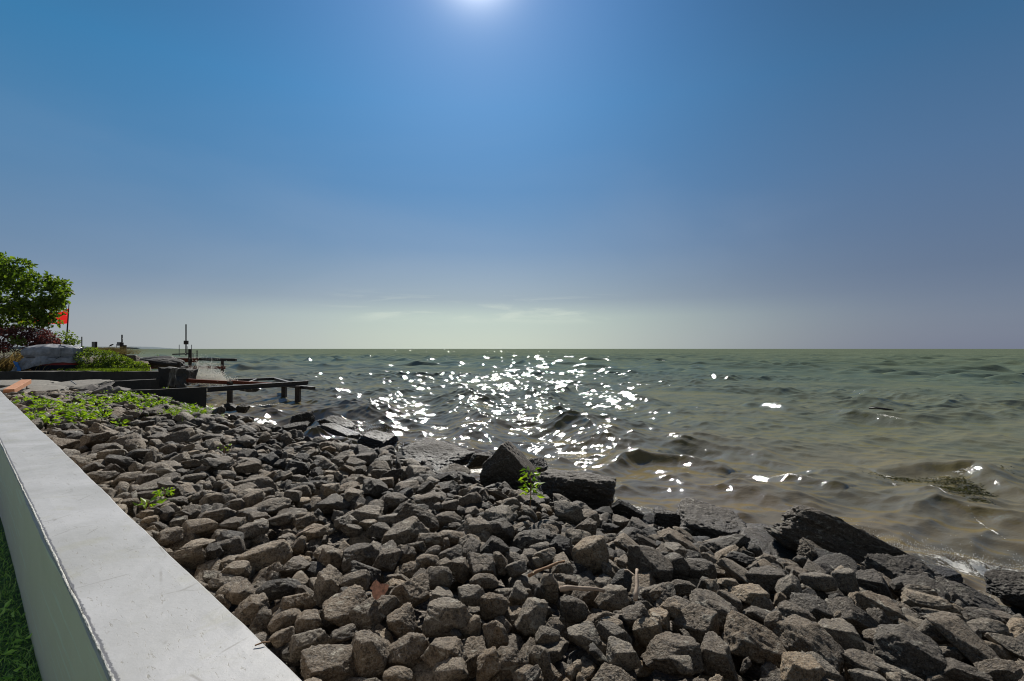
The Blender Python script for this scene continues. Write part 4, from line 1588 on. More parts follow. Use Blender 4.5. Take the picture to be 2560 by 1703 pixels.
# lawn in the shade behind the wall
def build_lawn():
    g_ = np.random.default_rng(31)
    n = 60000
    t = g_.uniform(-1.0, 6.5, n)
    a = A_I - 0.012 - g_.uniform(0, 1, n) ** 1.1 * 1.1
    keep = g_.random(n) < np.clip(2.0 / (1 + np.abs(t - 0.5)), 0.25, 1)
    t, a = t[keep], a[keep]
    n = len(t)
    x = t * WD.x + a * WN.x
    y = t * WD.y + a * WN.y
    base = np.stack([x, y, np.full(n, Z_LAWN - 0.01)], 1)
    V, F, T = blades(base, g_.normal(0, 0.8, (n, 2)), g_.uniform(0.03, 0.09, n), 0.0042, g_, curve=0.9)
    o = leaf_obj('grass', V, F, T, M_LAWN)
    tag(o, 'short green lawn grass along the foot of the white wall', 'grass', kind='stuff')
    n = 2600
    t = g_.uniform(-0.8, 4.5, n)
    a = A_I - 0.03 - g_.uniform(0, 1, n) * 0.9
    cl = 0.5 + 0.5 * fbm(np.stack([t * 4, a * 4, t * 0], 1), 2)
    keep = g_.random(n) < cl
    t, a = t[keep], a[keep]
    n = len(t)
    x = t * WD.x + a * WN.x
    y = t * WD.y + a * WN.y
    c = np.stack([x, y, Z_LAWN + g_.uniform(0.015, 0.06, n)], 1)
    d = np.concatenate([g_.normal(size=(n, 2)), g_.uniform(0.0, 0.6, (n, 1))], 1)
    V, F, T = leaves(c, 0.045, g_, d, 0.42, 0.5, g_.uniform(0.2, 1.0, n), 0.25)
    o = leaf_obj('clover_leaves', V, F, T, M_LAWN)
    tag(o, 'broad green weed leaves scattered through the lawn beside the wall', 'lawn weeds', kind='stuff')
    # soil under the lawn
    p = [from_ta(-4, A_I + 0.02), from_ta(18, A_I + 0.02), from_ta(18, -8), from_ta(-4, -8)]
    o = np_obj('lawn_soil', [(q.x, q.y, Z_LAWN + 0.0) for q in p], [(0, 1, 2, 3)], mat_plain('lawn_soil', (0.03, 0.075, 0.015), 0.95, 0, 0.4, 20, 0.6))
    tag(o, kind='structure')


build_lawn()


def surf(px, py, off=0.25):
    return hit_bed(px, py, off)


# bright weeds growing through the far stones
def build_weeds():
    g_ = np.random.default_rng(41)
    pat = [  # px, py, rx, ry, n
        (300, 1002, 90, 10, 24), (370, 1000, 80, 12, 30), (450, 998, 70, 14, 34), (520, 1000, 30, 10, 14), (420, 1018, 80, 10, 22), (500, 1030, 60, 12, 22),
        (205, 1050, 30, 12, 14), (70, 1018, 20, 14, 9), (95, 1022, 22, 8, 8), (128, 1022, 14, 6, 5), (170, 1030, 24, 10, 8), (90, 1045, 14, 10, 5), (128, 1062, 10, 8, 4),
        (250, 1040, 20, 8, 6), (300, 1065, 8, 6, 2), (540, 1020, 24, 6, 8), (230, 1008, 50, 8, 9), (560, 1018, 14, 5, 4)]
    cs, ds, sz = [], [], []
    bb, bd, bl = [], [], []
    for px, py, rx, ry, n in pat:
        for _ in range(int(n * 1.0)):
            qx = px + g_.normal() * rx * 0.5
            qy = py + g_.normal() * ry * 0.5
            p = surf(qx, qy, 0.20)
            hgt = g_.uniform(0.08, 0.30)
            k = int(g_.integers(9, 18))
            for j in range(k):
                u = j / k
                az = g_.uniform(0, 6.28)
                rr = g_.uniform(0.0, 0.08) + 0.04 * u
                cs.append((p.x + math.cos(az) * rr, p.y + math.sin(az) * rr, p.z + hgt * u))
                ds.append((math.cos(az), math.sin(az), g_.uniform(-0.1, 0.7)))
            bb.append((p.x, p.y, p.z - 0.1))
            bl.append(hgt + 0.1)
    V, F, T = leaves(np.array(cs), 0.105, g_, np.array(ds), 0.42, 0.4, None, 0.15)
    o = leaf_obj('weeds', V, F, T, M_WEED)
    tag(o, 'bright green low weeds sprawling over the far end of the rock bank', 'weeds', kind='stuff')
    # fine grass tuft at the right end of the patch
    n = 1500
    base = []
    for _ in range(n):
        p = surf(480 + g_.normal() * 38, 1042 + g_.normal() * 7 - 6, 0.14)
        base.append((p.x, p.y, p.z))
    V, F, T = blades(np.array(base), g_.normal(0.1, 0.5, (n, 2)), g_.uniform(0.14, 0.30, n), 0.014, g_, curve=0.7)
    o = leaf_obj('grass_tuft', V, F, T, M_WEED)
    tag(o, 'fine green grass tuft at the near edge of the weed patch', 'grass', kind='stuff')


build_weeds()


def seedling(px, py, h, nl, size, label, seed, off=0.22, name='seedling', mat=None):
    g_ = np.random.default_rng(seed)
    p = surf(px, py, off)
    root = empty(name, p)
    tag(root, label, 'plant', 'small green plants among the rocks')
    top = p + Vector((0.0, -0.02, h))
    pts = [p + Vector((0, 0, -0.08)), p.lerp(top, 0.5) + Vector((0.012, 0, 0)), top]
    MB().tube(pts, [0.006, 0.005, 0.003], 6).build('stem', M_TWIG, root)
    cs, ds = [], []
    for j in range(nl):
        u = 0.15 + 0.85 * j / nl
        az = j * 2.4
        q = p.lerp(top, u)
        rr = 0.02 + 0.05 * g_.random()
        cs.append((q.x + math.cos(az) * rr, q.y + math.sin(az) * rr, q.z))
        ds.append((math.cos(az), math.sin(az), g_.uniform(-0.5, 0.5)))
    V, F, T = leaves(np.array(cs), size, g_, np.array(ds), 0.5, 0.4, None, 0.2)
    leaf_obj('leaves', V, F, T, mat or M_WEED, root)


seedling(1325, 1250, 0.32, 44, 0.08, 'bright green leafy seedling in front of the dark wedge boulder', 51, 0.38)
seedling(412, 1240, 0.07, 40, 0.055, 'low bright green weed with toothed leaves near the white wall', 52, 0.20)
seedling(372, 1266, 0.05, 12, 0.08, 'small flat green weed nearest the white wall', 53, 0.20)
seedling(560, 1128, 0.10, 10, 0.05, 'tiny green sprout on a grey rock below the weed patch', 54, 0.25)
seedling(345, 1030, 0.05, 8, 0.05, 'tiny yellow green sprout at the lower edge of the weeds', 55, 0.25)

# ------------------------------------------------------------------ neighbour's concrete walls and slabs
def wall_run(name, p0, p1, w, z_bot, label, mat=M_CONC, cut=0.5, amp=0.05, seed=0, cat='wall', drop=0.0):
    p0, p1 = Vector(p0), Vector(p1)
    d = (p1 - p0)
    d.z = 0
    n = Vector((-d.y, d.x, 0)).normalized()
    if n.y < 0:
        n = -n
    mb = MB()
    poly = [p0, p1, p1 + n * w, p0 + n * w]
    mb.prism([(q.x, q.y) for q in poly], z_bot, p0.z)
    mb.rough(cut, amp, 2.2, seed)
    o = mb.build(name, mat, smooth=False)
    return tag(o, label, cat, 'concrete walls of the neighbouring lot')


D_S = 23.0
pA, pB = at(-260, 929, D_S), at(400, 929, D_S)
wall_run('concrete_wall', pA, pB, 0.45, 0.7, 'tall weathered concrete retaining wall under the covered boat', cut=0.35, amp=0.035, seed=1)
q0, q1 = at(205, 958, 19.9), at(405, 948, 22.2)
q1.z = q0.z = 1.5
wall_run('concrete_wall', q0, q1, 0.4, 0.6, 'dark concrete step wall in front of the retaining wall', cut=0.35, amp=0.03, seed=2)
q0, q1 = at(318, 979, 20.4), at(516, 969, 22.3)
q1.z = q0.z = 1.13
wall_run('concrete_wall', q0, q1, 0.25, 0.2, 'lowest thin dark concrete wall leading to the steel pier, with a shiny top', M_WETC, 0.35, 0.02, 3)


def chunk(px, py, depth, size, rot, seed, label, mat=None, name='concrete_chunk', kind='slab', tone=0.1, cat='concrete chunk', grp='broken concrete pieces', level=5):
    return boulder(name, px, py, depth, size, rot, seed, tone, label, cat, kind, level, 0.8, None, mat, grp)




def block(px, py, depth, size, rot, seed, label, mat=M_WETC):
    mb = MB().box((0, 0, 0), size, Euler([R(q) for q in rot]).to_matrix())
    mb.rough(0.14, 0.07, 3.2, seed)
    o = mb.build('concrete_chunk', mat)
    o.location = at(px, py, depth) - Vector((0, 0, size[2] / 2))
    return tag(o, label, 'concrete chunk', 'broken concrete pieces')


block(416, 946, 22.5, (0.50, 0.7, 0.85), (0, 10, 12), 1, 'wet broken end of the retaining wall')
block(442, 950, 24.6, (0.50, 0.7, 0.95), (0, -4, -8), 2, 'black upright concrete block with folded grey top beside the broken wall end')
block(452, 945, 27.5, (1.2, 1.0, 0.8), (0, 6, 10), 3, 'brown concrete mass behind the block where the wave breaks', M_CONC)
chunk(388, 934, 24.2, (1.5, 0.6, 0.2), (0, 0, 0), 603, 'flat broken concrete piece with rubble edge on the retaining wall end', M_WETC)
chunk(408, 908, 34.0, (3.2, 1.6, 0.75), (0, 4, 0), 605, 'large dark boulder with a pale rim lying on the rust red beam', M_SHORE, 'boulder', 'round', 0.0, 'boulder', 'far boulders by the pier')
chunk(395, 899, 38.0, (3.4, 1.6, 0.55), (0, -2, 0), 606, 'long dark boulder behind the pale rimmed one', M_SHORE, 'boulder', 'round', 0.0, 'boulder', 'far boulders by the pier')
chunk(328, 897, 34.0, (1.1, 1.0, 0.5), (0, 0, 0), 607, 'small round dark boulder at the foot of the thick piling', None, 'boulder', 'stone', 0.3, 'boulder', 'far boulders by the pier')
chunk(620, 972, 25.5, (0.0001 + 1.2, 0.5, 0.35), (0, 0, 0), 608, 'low black rock awash under the steel pier', None, 'boulder', 'stone', 0.0, 'boulder', 'far boulders by the pier')

# slabs lying in front
chunk(55, 960, 18.6, (2.6, 1.3, 0.16), (7, 2, 5), 611, 'broken concrete slab at far left behind the orange timber, upper one', M_SLAB, 'concrete_slab', cat='concrete slab')
chunk(80, 976, 17.2, (2.15, 1.1, 0.20), (9, 3, -4), 612, 'pebbly broken concrete slab under the orange timber, lower one', M_SLAB, 'concrete_slab', cat='concrete slab')
chunk(190, 966, 18.4, (2.0, 1.4, 0.22), (10, -2, 6), 613, 'grey broken concrete slab with its far edge against the step wall', M_SLAB, 'concrete_slab', cat='concrete slab')
for k, (px, py, d, sx, sy, sz, rx, ry, rz, lb) in enumerate((
        (190, 985, 17.6, 0.85, 0.5, 0.06, 20, -10, 5, 'flat dark paving piece lying lowest and leftmost of the split paving heap'),
        (228, 972, 18.0, 0.28, 0.5, 0.10, 30, 40, 20, 'small tilted grey paving piece between the slab and the heap'),
        (256, 980, 17.7, 0.55, 0.5, 0.34, 15, -25, 0, 'thick dark paving block in the middle of the heap'),
        (262, 966, 18.3, 0.50, 0.6, 0.05, 22, -14, 10, 'flat grey paving piece on top of the heap'),
        (285, 975, 18.0, 0.42, 0.4, 0.08, 18, -25, 40, 'grey blue tilted paving piece right of the heap top'),
        (308, 976, 18.4, 0.40, 0.4, 0.18, 10, 20, 10, 'rough paving lump at the right end of the heap'),
        (277, 990, 17.2, 0.22, 0.2, 0.16, 0, 20, 50, 'small pale block standing below the paving heap'))):
    chunk(px, py, d, (sx, sy, sz), (rx, ry, rz), 620 + k, lb, M_FLAG, 'paving_piece', cat='paving stone', grp='split paving pieces in a heap', level=4)

# orange timber
o = MB().beam(at(22, 979, 15.6), at(66, 954, 17.2), 0.26, 0.15, 0.008).build('timber', M_WOOD)
tag(o, 'short orange brown square timber lying on the concrete slabs at far left', 'timber')
for a_, b_, lb in (((52, 947, 17.6), (58, 953, 17.4), 'short rebar stub poking up behind the orange timber'), ((177, 952, 18.3), (190, 961, 18.1), 'pale bent rebar stub poking from the grey slab'),
                   ((67, 966, 16.9), (67, 974, 16.9), 'dark rebar stub hanging under the orange timber')):
    o = MB().cyl(at(*a_), at(*b_), 0.018, n=8).build('rebar', M_GALV if 'pale' in lb else M_DARK)
    tag(o, lb, 'rebar', 'rebar stubs')

# ------------------------------------------------------------------ boat under its tarpaulin
DB = 23.9


def build_boat():
    sc = DB / FP
    def X(px):
        return (px - W / 2) * sc
    z0 = at(100, 929, DB).z
    root = empty('boat', (X(133), DB, z0))
    tag(root, 'small navy boat with a red stripe under a silver tarpaulin behind the retaining wall', 'boat')
    cx, yc = X(133), DB + 0.75

    def loft(levels, nose=0.0, n=72, fold=0.0, seed=0, top=None):
        V = []
        g_ = np.random.default_rng(seed)
        for li, (z, hx, hy, cxo) in enumerate(levels):
            for k in range(n):
                u = k / n * 2 * math.pi
                c, s = math.cos(u), math.sin(u)
                e = 0.38
                x = math.copysign(abs(c) ** e, c) * hx
                y = math.copysign(abs(s) ** e, s) * hy
                V.append([cx + cxo + x, yc + y, z])
        V = np.array(V)
        if fold:
            nz = fbm(np.stack([V[:, 0] * 2.2 + seed, V[:, 1] * 2.2, V[:, 2] * 0.8], -1), 3)
            out = V[:, :2] - np.array([cx, yc])
            out /= np.linalg.norm(out, axis=1)[:, None] + 1e-6
            cr = 1 - 2 * np.abs(fbm(np.stack([V[:, 0] * 3.6 + V[:, 2] * 0.9, V[:, 1] * 3.6, V[:, 2] * 1.1 + seed], -1), 2))
            V[:, :2] += out * (nz * fold + np.clip(cr, 0, 1) ** 3 * 0.19)[:, None]
            V[:, 2] += 0.35 * fold * fbm(np.stack([V[:, 0] * 1.6, V[:, 1] * 2, V[:, 2] * 2 + 9], -1), 3)
        F = []
        for li in range(len(levels) - 1):
            for k in range(n):
                F.append((li * n + k, li * n + (k + 1) % n, (li + 1) * n + (k + 1) % n, (li + 1) * n + k))
        return V, np.array(F)

    ang_ = R(43.5)
    ce = at(134, 929, 25.0)

    def turn(V):
        V = np.array(V, float)
        lx, ly = (V[:, 0] - cx) * 0.74, (V[:, 1] - yc) * 0.60
        V[:, 0] = ce.x + lx * math.cos(ang_) - ly * math.sin(ang_)
        V[:, 1] = ce.y + lx * math.sin(ang_) + ly * math.cos(ang_)
        V[:, 2] = z0 + (V[:, 2] - z0) * 1.05
        return V

    V, F = loft([(z0, 1.10, 0.50, 0.1), (z0 + 0.12, 1.28, 0.60, 0.06), (z0 + 0.27, 1.36, 0.66, 0.02)])
    np_obj('hull', turn(V), F, M_HULL, root, smooth=True)
    V, F = loft([(z0 + 0.272, 1.365, 0.675, 0.02), (z0 + 0.44, 1.39, 0.69, 0.02)])
    np_obj('stripe', turn(V), F, M_RED, root, smooth=True)
    # tarpaulin: bulky upper part, pinched by a rope, flared skirt below
    lv = []
    zt = z0
    for z, hx, hy, co in ((0.40, 1.52, 0.86, 0.04), (0.46, 1.53, 0.86, 0.04), (0.54, 1.49, 0.82, 0.03), (0.60, 1.42, 0.76, 0.02), (0.645, 1.31, 0.68, 0.01), (0.67, 1.27, 0.65, 0.0), (0.70, 1.30, 0.67, 0.0),
                          (0.76, 1.40, 0.73, 0), (0.84, 1.43, 0.75, 0), (0.92, 1.42, 0.74, 0), (1.00, 1.41, 0.73, 0), (1.07, 1.39, 0.72, 0.01), (1.12, 1.32, 0.68, 0.0),
                          (1.16, 1.10, 0.55, 0), (1.21, 0.75, 0.36, 0), (1.26, 0.42, 0.2, 0), (1.30, 0.12, 0.05, 0), (1.31, 0.01, 0.01, 0)):
        lv.append((zt + z, hx, hy, co))
    V, F = loft(lv, n=160, fold=0.12, seed=4)
    # long skirt drawn down at the left corner
    k = np.clip((-(V[:, 0] - cx) - 0.15) / 1.3, 0, 1) * np.clip(1 - (V[:, 2] - (z0 + 0.42)) / 0.22, 0, 1)
    V[:, 2] -= k * 0.40
    V[:, 0] -= k * 0.42
    rt = empty('tarpaulin', (cx, yc, z0 + 0.4))
    tag(rt, 'wrinkled silver grey tarpaulin tied over the navy boat, blue at its left corner', 'tarpaulin')
    np_obj('cover', turn(V), F, M_TARP, rt, smooth=True)
    # turned-out blue underside
    a, b_, c_, d_ = (X(41), DB - 0.14, at(41, 902, DB).z), (X(54), DB - 0.16, at(54, 906, DB).z), (X(64), DB - 0.20, at(64, 928, DB).z), (X(52), DB - 0.16, at(52, 928, DB).z)
    V = []
    N_ = 8
    for i in range(N_ + 1):
        for j in range(5):
            u, v = j / 4, i / N_
            p = (Vector(a) * (1 - u) + Vector(b_) * u) * (1 - v) + (Vector(d_) * (1 - u) + Vector(c_) * u) * v
            V.append((p.x, p.y - 0.03 * math.sin(u * 3.1) - 0.02 * math.sin(v * 7), p.z))
    V = np.array(V)
    F = np.array([(i * 5 + j, i * 5 + j + 1, i * 5 + j + 6, i * 5 + j + 5) for i in range(N_) for j in range(4)])
    nV = len(V)
    V2 = np.concatenate([V, V + np.array([0, 0.012, 0])])
    F2 = np.concatenate([F, F[:, ::-1] + nV])
    bl = np_obj('turned_corner', V2, F2, M_BLUE, rt, smooth=True)
    bl['label'] = 'bright blue turned-out lower corner of the tarpaulin'
    # ropes
    mb = MB()
    n = 80
    pts = []
    for k in range(n + 1):
        u = k / n * 2 * math.pi
        c, s = math.cos(u), math.sin(u)
        pts.append((cx + math.copysign(abs(c) ** 0.38, c) * 1.41, yc + math.copysign(abs(s) ** 0.38, s) * 0.745, z0 + 0.665))
    mb.tube(pts, 0.014, 6)
    mb.tube([(X(150), yc, z0 + 1.30), (X(151), yc - 0.5, z0 + 1.22), (X(151), DB - 0.03, z0 + 1.02), (X(151), DB - 0.06, z0 + 0.7), (X(125), DB - 0.08, z0 + 0.45), (X(128), DB - 0.06, z0 + 0.1)], 0.014, 6)
    cv = turn([v.co[:] for v in mb.bm.verts])
    for v, q in zip(mb.bm.verts, cv):
        v.co = q
    o = mb.build('rope', M_DARK)
    tag(o, 'dark rope tied round the silver tarpaulin on the boat', 'rope')


build_boat()

# ------------------------------------------------------------------ flag
def build_flag():
    D = 29.0
    root = empty('flagpole', at(163, 872, D) - Vector((0, 0, 1.1)))
    tag(root, 'dark thin flagpole with a red flag half hidden by the tree', 'flag')
    MB().cyl(at(162, 905, D), at(173, 761, D), 0.045, 0.03, 8).build('pole', M_DARK, root, smooth=True)
    V, F = [], []
    nu, nv = 28, 8
    for i in range(nu + 1):
        u = i / nu
        for j in range(nv + 1):
            v = j / nv
            px = 171.5 - u * 112
            top = 771 + u * 30 + 3 * math.sin(u * 7)
            bot = 808 + u * 3 + 2 * math.sin(u * 8)
            p = at(px, top + (bot - top) * v, D)
            V.append((p.x, D + 0.16 * math.sin(u * 11 + v) * u ** 0.5, p.z))
    for i in range(nu):
        for j in range(nv):
            a = i * (nv + 1) + j
            F.append((a, a + 1, a + nv + 2, a + nv + 1))
    np_obj('cloth', V, F, M_FLAGR, root, smooth=True)


build_flag()

# ------------------------------------------------------------------ trees, shrubs
def crown(blobs, n, g_, density_noise=1.3, thr=-0.25):
    """points spread in the shells of ellipsoid clumps"""
    pts = []
    per = [int(n * w) for *_, w in blobs]
    for (c, r, w), k in zip(blobs, per):
        d = g_.normal(size=(k, 3))
        d /= np.linalg.norm(d, axis=1)[:, None]
        rad = g_.uniform(0.45, 1.0, k) ** 0.5
        P = np.array(c) + d * rad[:, None] * np.array(r)
        pts.append(P)
    P = np.concatenate(pts)
    m = fbm(P * density_noise + 3, 3) > thr
    return P[m]


def tree(name, base, trunk_pts, rads, blobs, n, size, mat, label, seed, cat='tree', limbs=(), crown_name='crown', thr=-0.25, dn=1.3, asp=0.6, wind=None):
    g_ = np.random.default_rng(seed)
    root = empty(name, base)
    tag(root, label, cat)
    mb = MB()
    mb.tube(trunk_pts, rads, 9)
    for (a, b_, r0, r1) in limbs:
        a, b_ = Vector(a), Vector(b_)
        m = a.lerp(b_, 0.5) + Vector((g_.normal() * 0.08, g_.normal() * 0.08, 0.1))
        mb.tube([a, m, b_], [r0, (r0 + r1) / 2, r1], 6)
    mb.build('trunk' if cat == 'tree' else 'stems', M_BARK, root, smooth=True)
    P = crown(blobs, n, g_, dn, thr)
    d = g_.normal(size=P.shape)
    if wind is not None:
        d = d + np.array(wind)
    V, F, T = leaves(P, size, g_, d, asp, 0.5, np.clip(g_.random(len(P)) * 0.7 + 0.3 * (fbm(P * 1.1, 2) * 0.5 + 0.5), 0, 1), 0.1)
    leaf_obj(crown_name, V, F, T, mat, root)
    return root


def B(px, py, depth, rpx, rpz, ry, w):
    c = at(px, py, depth)
    s = depth / FP
    return (tuple(c), (rpx * s, ry, rpz * s), w)


DT = 27.5
tb = at(-40, 905, DT)
tree('tree', tb, [tb - Vector((0, 0, 0.4)), at(-35, 850, DT), at(-30, 790, DT), at(-30, 720, DT)], [0.20, 0.17, 0.13, 0.07],
     [B(-150, 760, DT, 110, 70, 2.0, .12), B(-60, 700, DT, 90, 55, 1.8, .12), B(-80, 655, DT, 70, 40, 1.5, .08), B(10, 735, DT, 75, 62, 1.6, .16), B(-5, 665, DT, 30, 34, 0.9, .05), B(45, 665, DT, 26, 20, 0.9, .035),
      B(75, 705, DT, 55, 32, 1.3, .08), B(105, 735, DT, 52, 45, 1.3, .11), B(75, 780, DT, 60, 32, 1.3, .09), B(120, 778, DT, 28, 26, 0.9, .04), B(148, 716, DT, 22, 18, 0.7, .025),
      B(120, 802, DT, 22, 16, 0.7, .02), B(20, 790, DT, 60, 25, 1.2, .06), B(135, 758, DT, 18, 24, 0.6, .02)],
     9500, 0.27, M_LEAF, 'broad leafy green tree at the left edge overhanging the boat', 71,
     limbs=[(at(-32, 800, DT), at(60, 760, DT), 0.09, 0.03), (at(-30, 770, DT), at(90, 725, DT), 0.08, 0.02), (at(-30, 740, DT), at(20, 680, DT), 0.07, 0.02),
            (at(-32, 790, DT), at(-120, 740, DT), 0.09, 0.03), (at(60, 760, DT), at(120, 790, DT), 0.03, 0.012)], thr=-0.22, dn=1.9)
DP = 26.5
pb = at(60, 915, DP)
tree('bush', pb, [pb - Vector((0, 0, 0.3)), at(60, 880, DP)], [0.06, 0.03],
     [B(-20, 850, DP, 60, 36, 1.0, .24), B(35, 852, DP, 55, 34, 1.0, .24), B(95, 848, DP, 40, 26, 0.9, .22), B(70, 835, DP, 50, 18, 0.9, .15), B(118, 862, DP, 26, 16, 0.7, .15)],
     5200, 0.13, M_PURPLE, 'reddish purple leaved bush under the tree behind the boat', 72, 'bush', thr=-0.5, crown_name='foliage',
     limbs=[(at(60, 895, DP), at(0, 850, DP), 0.03, 0.01), (at(60, 895, DP), at(100, 850, DP), 0.03, 0.01)])
DG = 27.8
pb = at(170, 905, DG)
tree('shrub', pb, [pb - Vector((0, 0, 0.3)), at(160, 870, DG), at(165, 840, DG)], [0.03, 0.02, 0.01],
     [B(150, 850, DG, 16, 22, 0.5, .35), B(175, 838, DG, 12, 9, 0.4, .2), B(160, 862, DG, 22, 10, 0.5, .25), B(180, 855, DG, 10, 8, 0.4, .2)],
     420, 0.17, M_BUSH, 'small open green shrub around the foot of the flagpole', 73, 'shrub', thr=-0.6, crown_name='foliage')
pb = at(15, 830, DP + 0.4)
tree('shrub', at(10, 905, DP + 0.8), [at(10, 905, DP + 0.8), at(10, 850, DP + 0.8)], [0.03, 0.02],
     [B(10, 822, DP + 1, 40, 10, 0.6, .5), B(75, 815, DP + 0.8, 30, 9, 0.5, .3), B(42, 852, DP - 1.1, 16, 12, 0.3, .2)],
     700, 0.16, M_BUSH, 'light green shrub between the tree and the purple bush', 74, 'shrub', thr=-0.6, crown_name='foliage')
# green bank of weeds right of the boat
DW = 25.6
pb = at(270, 925, DW)
tree('bush', pb, [pb - Vector((0, 0, 0.3)), at(270, 900, DW)], [0.03, 0.02],
     [B(225, 895, DW, 30, 26, 0.8, .22), B(262, 898, DW, 32, 22, 0.8, .2), B(295, 906, DW, 28, 16, 0.7, .15), B(330, 914, DW, 26, 11, 0.6, .12), B(240, 918, DW - 0.5, 50, 9, 0.5, .12),
      B(215, 880, DW, 14, 12, 0.5, .05), B(352, 918, DW, 14, 8, 0.5, .05), B(300, 920, DW - 0.5, 40, 6, 0.5, .08)],
     5200, 0.115, M_BUSH, 'low sprawling green bush sloping down to the right of the covered boat', 75, 'bush', thr=-0.45, crown_name='foliage', wind=(1.2, 0, 0.3))
seedling(395, 893, 0.42, 16, 0.20, 'lone thin seedling standing against the lake beyond the boulders', 76, 0.3)


def grasses(name, spots, label, mat, seed, wind=(0.9, 0), L=(0.3, 0.8), w=0.02, curve=0.8):
    g_ = np.random.default_rng(seed)
    base, Ls = [], []
    for px, py, d, rx, ry, n in spots:
        for _ in range(n):
            p = at(px + g_.normal() * rx * 0.5, py, d + g_.normal() * ry)
            base.append(tuple(p))
            Ls.append(g_.uniform(*L))
    n = len(base)
    V, F, T = blades(np.array(base), np.array(wind) + g_.normal(0, 0.35, (n, 2)), np.array(Ls), w, g_, curve=curve)
    o = leaf_obj(name, V, F, T, mat)
    return tag(o, label, 'grass', kind='stuff')


grasses('dry_grass', [(-20, 930, 24.6, 60, 0.3, 900), (35, 930, 24.8, 60, 0.3, 900), (20, 915, 25.2, 60, 0.3, 500), (60, 905, 25.4, 30, 0.3, 240)], 'tall dry yellowish grass leaning in the wind left of the boat', M_DRY, 81,
        L=(0.4, 1.25), w=0.022)
grasses('green_grass', [(240, 930, 24.2, 80, 0.2, 900), (310, 930, 24.2, 60, 0.2, 700), (0, 930, 24.4, 60, 0.2, 400)], 'green grass fringe along the top of the retaining wall', M_BUSH, 82, L=(0.12, 0.34), w=0.018)
grasses('bank_grass', [(250, 880, 27.0, 60, 0.4, 700), (300, 886, 28.0, 50, 0.4, 350)], 'fine straw coloured grass blown sideways above the green bush', M_BANKG, 83, wind=(1.6, 0), L=(0.25, 0.65), w=0.014, curve=1.1)

# earth bank that carries the far shore out of sight
mb = MB()
mb.prism([tuple(at(180, 900, 26.8).xy), tuple(at(372, 900, 27.5).xy), tuple(at(352, 900, 33).xy), tuple(at(312, 900, 48).xy), tuple(at(120, 900, 48).xy)], 0.2, 2.0)
mb.rough(0.8, 0.25, 0.9, 5)
o = mb.build('bank', mat_plain('earth_bank', (0.075, 0.055, 0.03), 0.95, 0, 0.5, 3, 0.6), smooth=True)
tag(o, kind='structure')

# ------------------------------------------------------------------ hoist posts, piers
def thing(name, p, label, cat, group=None):
    r = empty(name, p)
    tag(r, label, cat, group)
    return r


# far poles left
o = MB().cyl(at(204.5, 880, 34), at(204.5, 842, 34), 0.035, n=8).build('pole', M_GALV)
tag(o, 'short thin grey pole standing in the blown grass', 'pole', 'poles and pilings on the far shore')
r = thing('signboard', at(240, 880, 34), 'small square board beside a stubby post in the grass', 'sign')
MB().box(at(235, 862, 34), (0.30, 0.05, 0.42), None, 0.01).build('board', M_BOX, r)
MB().box(at(240.5, 866, 33.9), (0.09, 0.09, 0.65), None, 0.01).build('post', M_PILE, r)
r = thing('hoist_mast', at(305, 900, 45), 'slim grey mast with a small white box, left of the thick piling', 'mast', 'poles and pilings on the far shore')
MB().cyl(at(305, 900, 45), at(305, 837, 45), 0.06, n=10).build('mast', M_DARK, r)
MB().box(at(298, 860, 44.9), (0.30, 0.2, 0.34), None, 0.02).build('control_box', M_BOX, r)
MB().box(at(304, 878, 44.9), (0.22, 0.22, 1.6), None, 0.02).build('lower_post', M_PILE, r)
o = MB().cyl(at(311.5, 905, 42), at(311.5, 863, 42), 0.15, 0.15, 12).build('piling', M_PILE)
tag(o, 'thick dark piling beside the slim mast', 'piling', 'poles and pilings on the far shore')
o = MB().beam(at(313, 889.5, 43), at(335, 889.5, 43), 0.5, 0.07).build('platform', M_DARK)
tag(o, 'narrow dark platform sticking out from the thick piling', 'platform')
o = MB().cyl(at(291, 872, 45), at(291, 860, 45), 0.02, n=6).build('pole', M_GALV)
tag(o, 'tiny thin pole left of the white box', 'pole', 'poles and pilings on the far shore')
r = thing('low_shed', at(290, 880, 46), 'low brown box with a pale cover by the mast', 'shed')
MB().box(at(285, 878, 46.5), (1.1, 0.8, 0.5), None, 0.02).build('body', M_TWIG, r)
bm_ = MB().box(at(283, 871, 46.5), (0.75, 0.7, 0.10), None, 0.03)
bm_.build('cover', M_TARP, r)


# bird-like dark driftwood in the grass
def bird():
    p = at(278, 863.5, 34)
    r = 34 / FP
    bm = MB()
    pts = [(-6 * r, 0, -3.2 * r), (-3.5 * r, 0, -1.4 * r), (0, 0, 0.4 * r), (3 * r, 0, 1.6 * r), (4.6 * r, 0, 2.2 * r), (6.2 * r, 0, 2.2 * r)]
    bm.tube([p + Vector(q) for q in pts], [0.008, 0.035, 0.055, 0.045, 0.035, 0.006], 8)
    o = bm.build('bird', M_DARK, smooth=True)
    bm2 = MB()
    bm2.tube([p + Vector((0, 0, -0.02)), p + Vector((0.0, 0, -0.14))], 0.008, 5)
    legs = bm2.build('legs', M_DARK, o)
    legs.location = (0, 0, 0)
    legs.parent = o
    for v in legs.data.vertices:
        v.co = v.co
    tag(o, 'dark bird perched in the grass, leaning forward', 'bird')


bird()

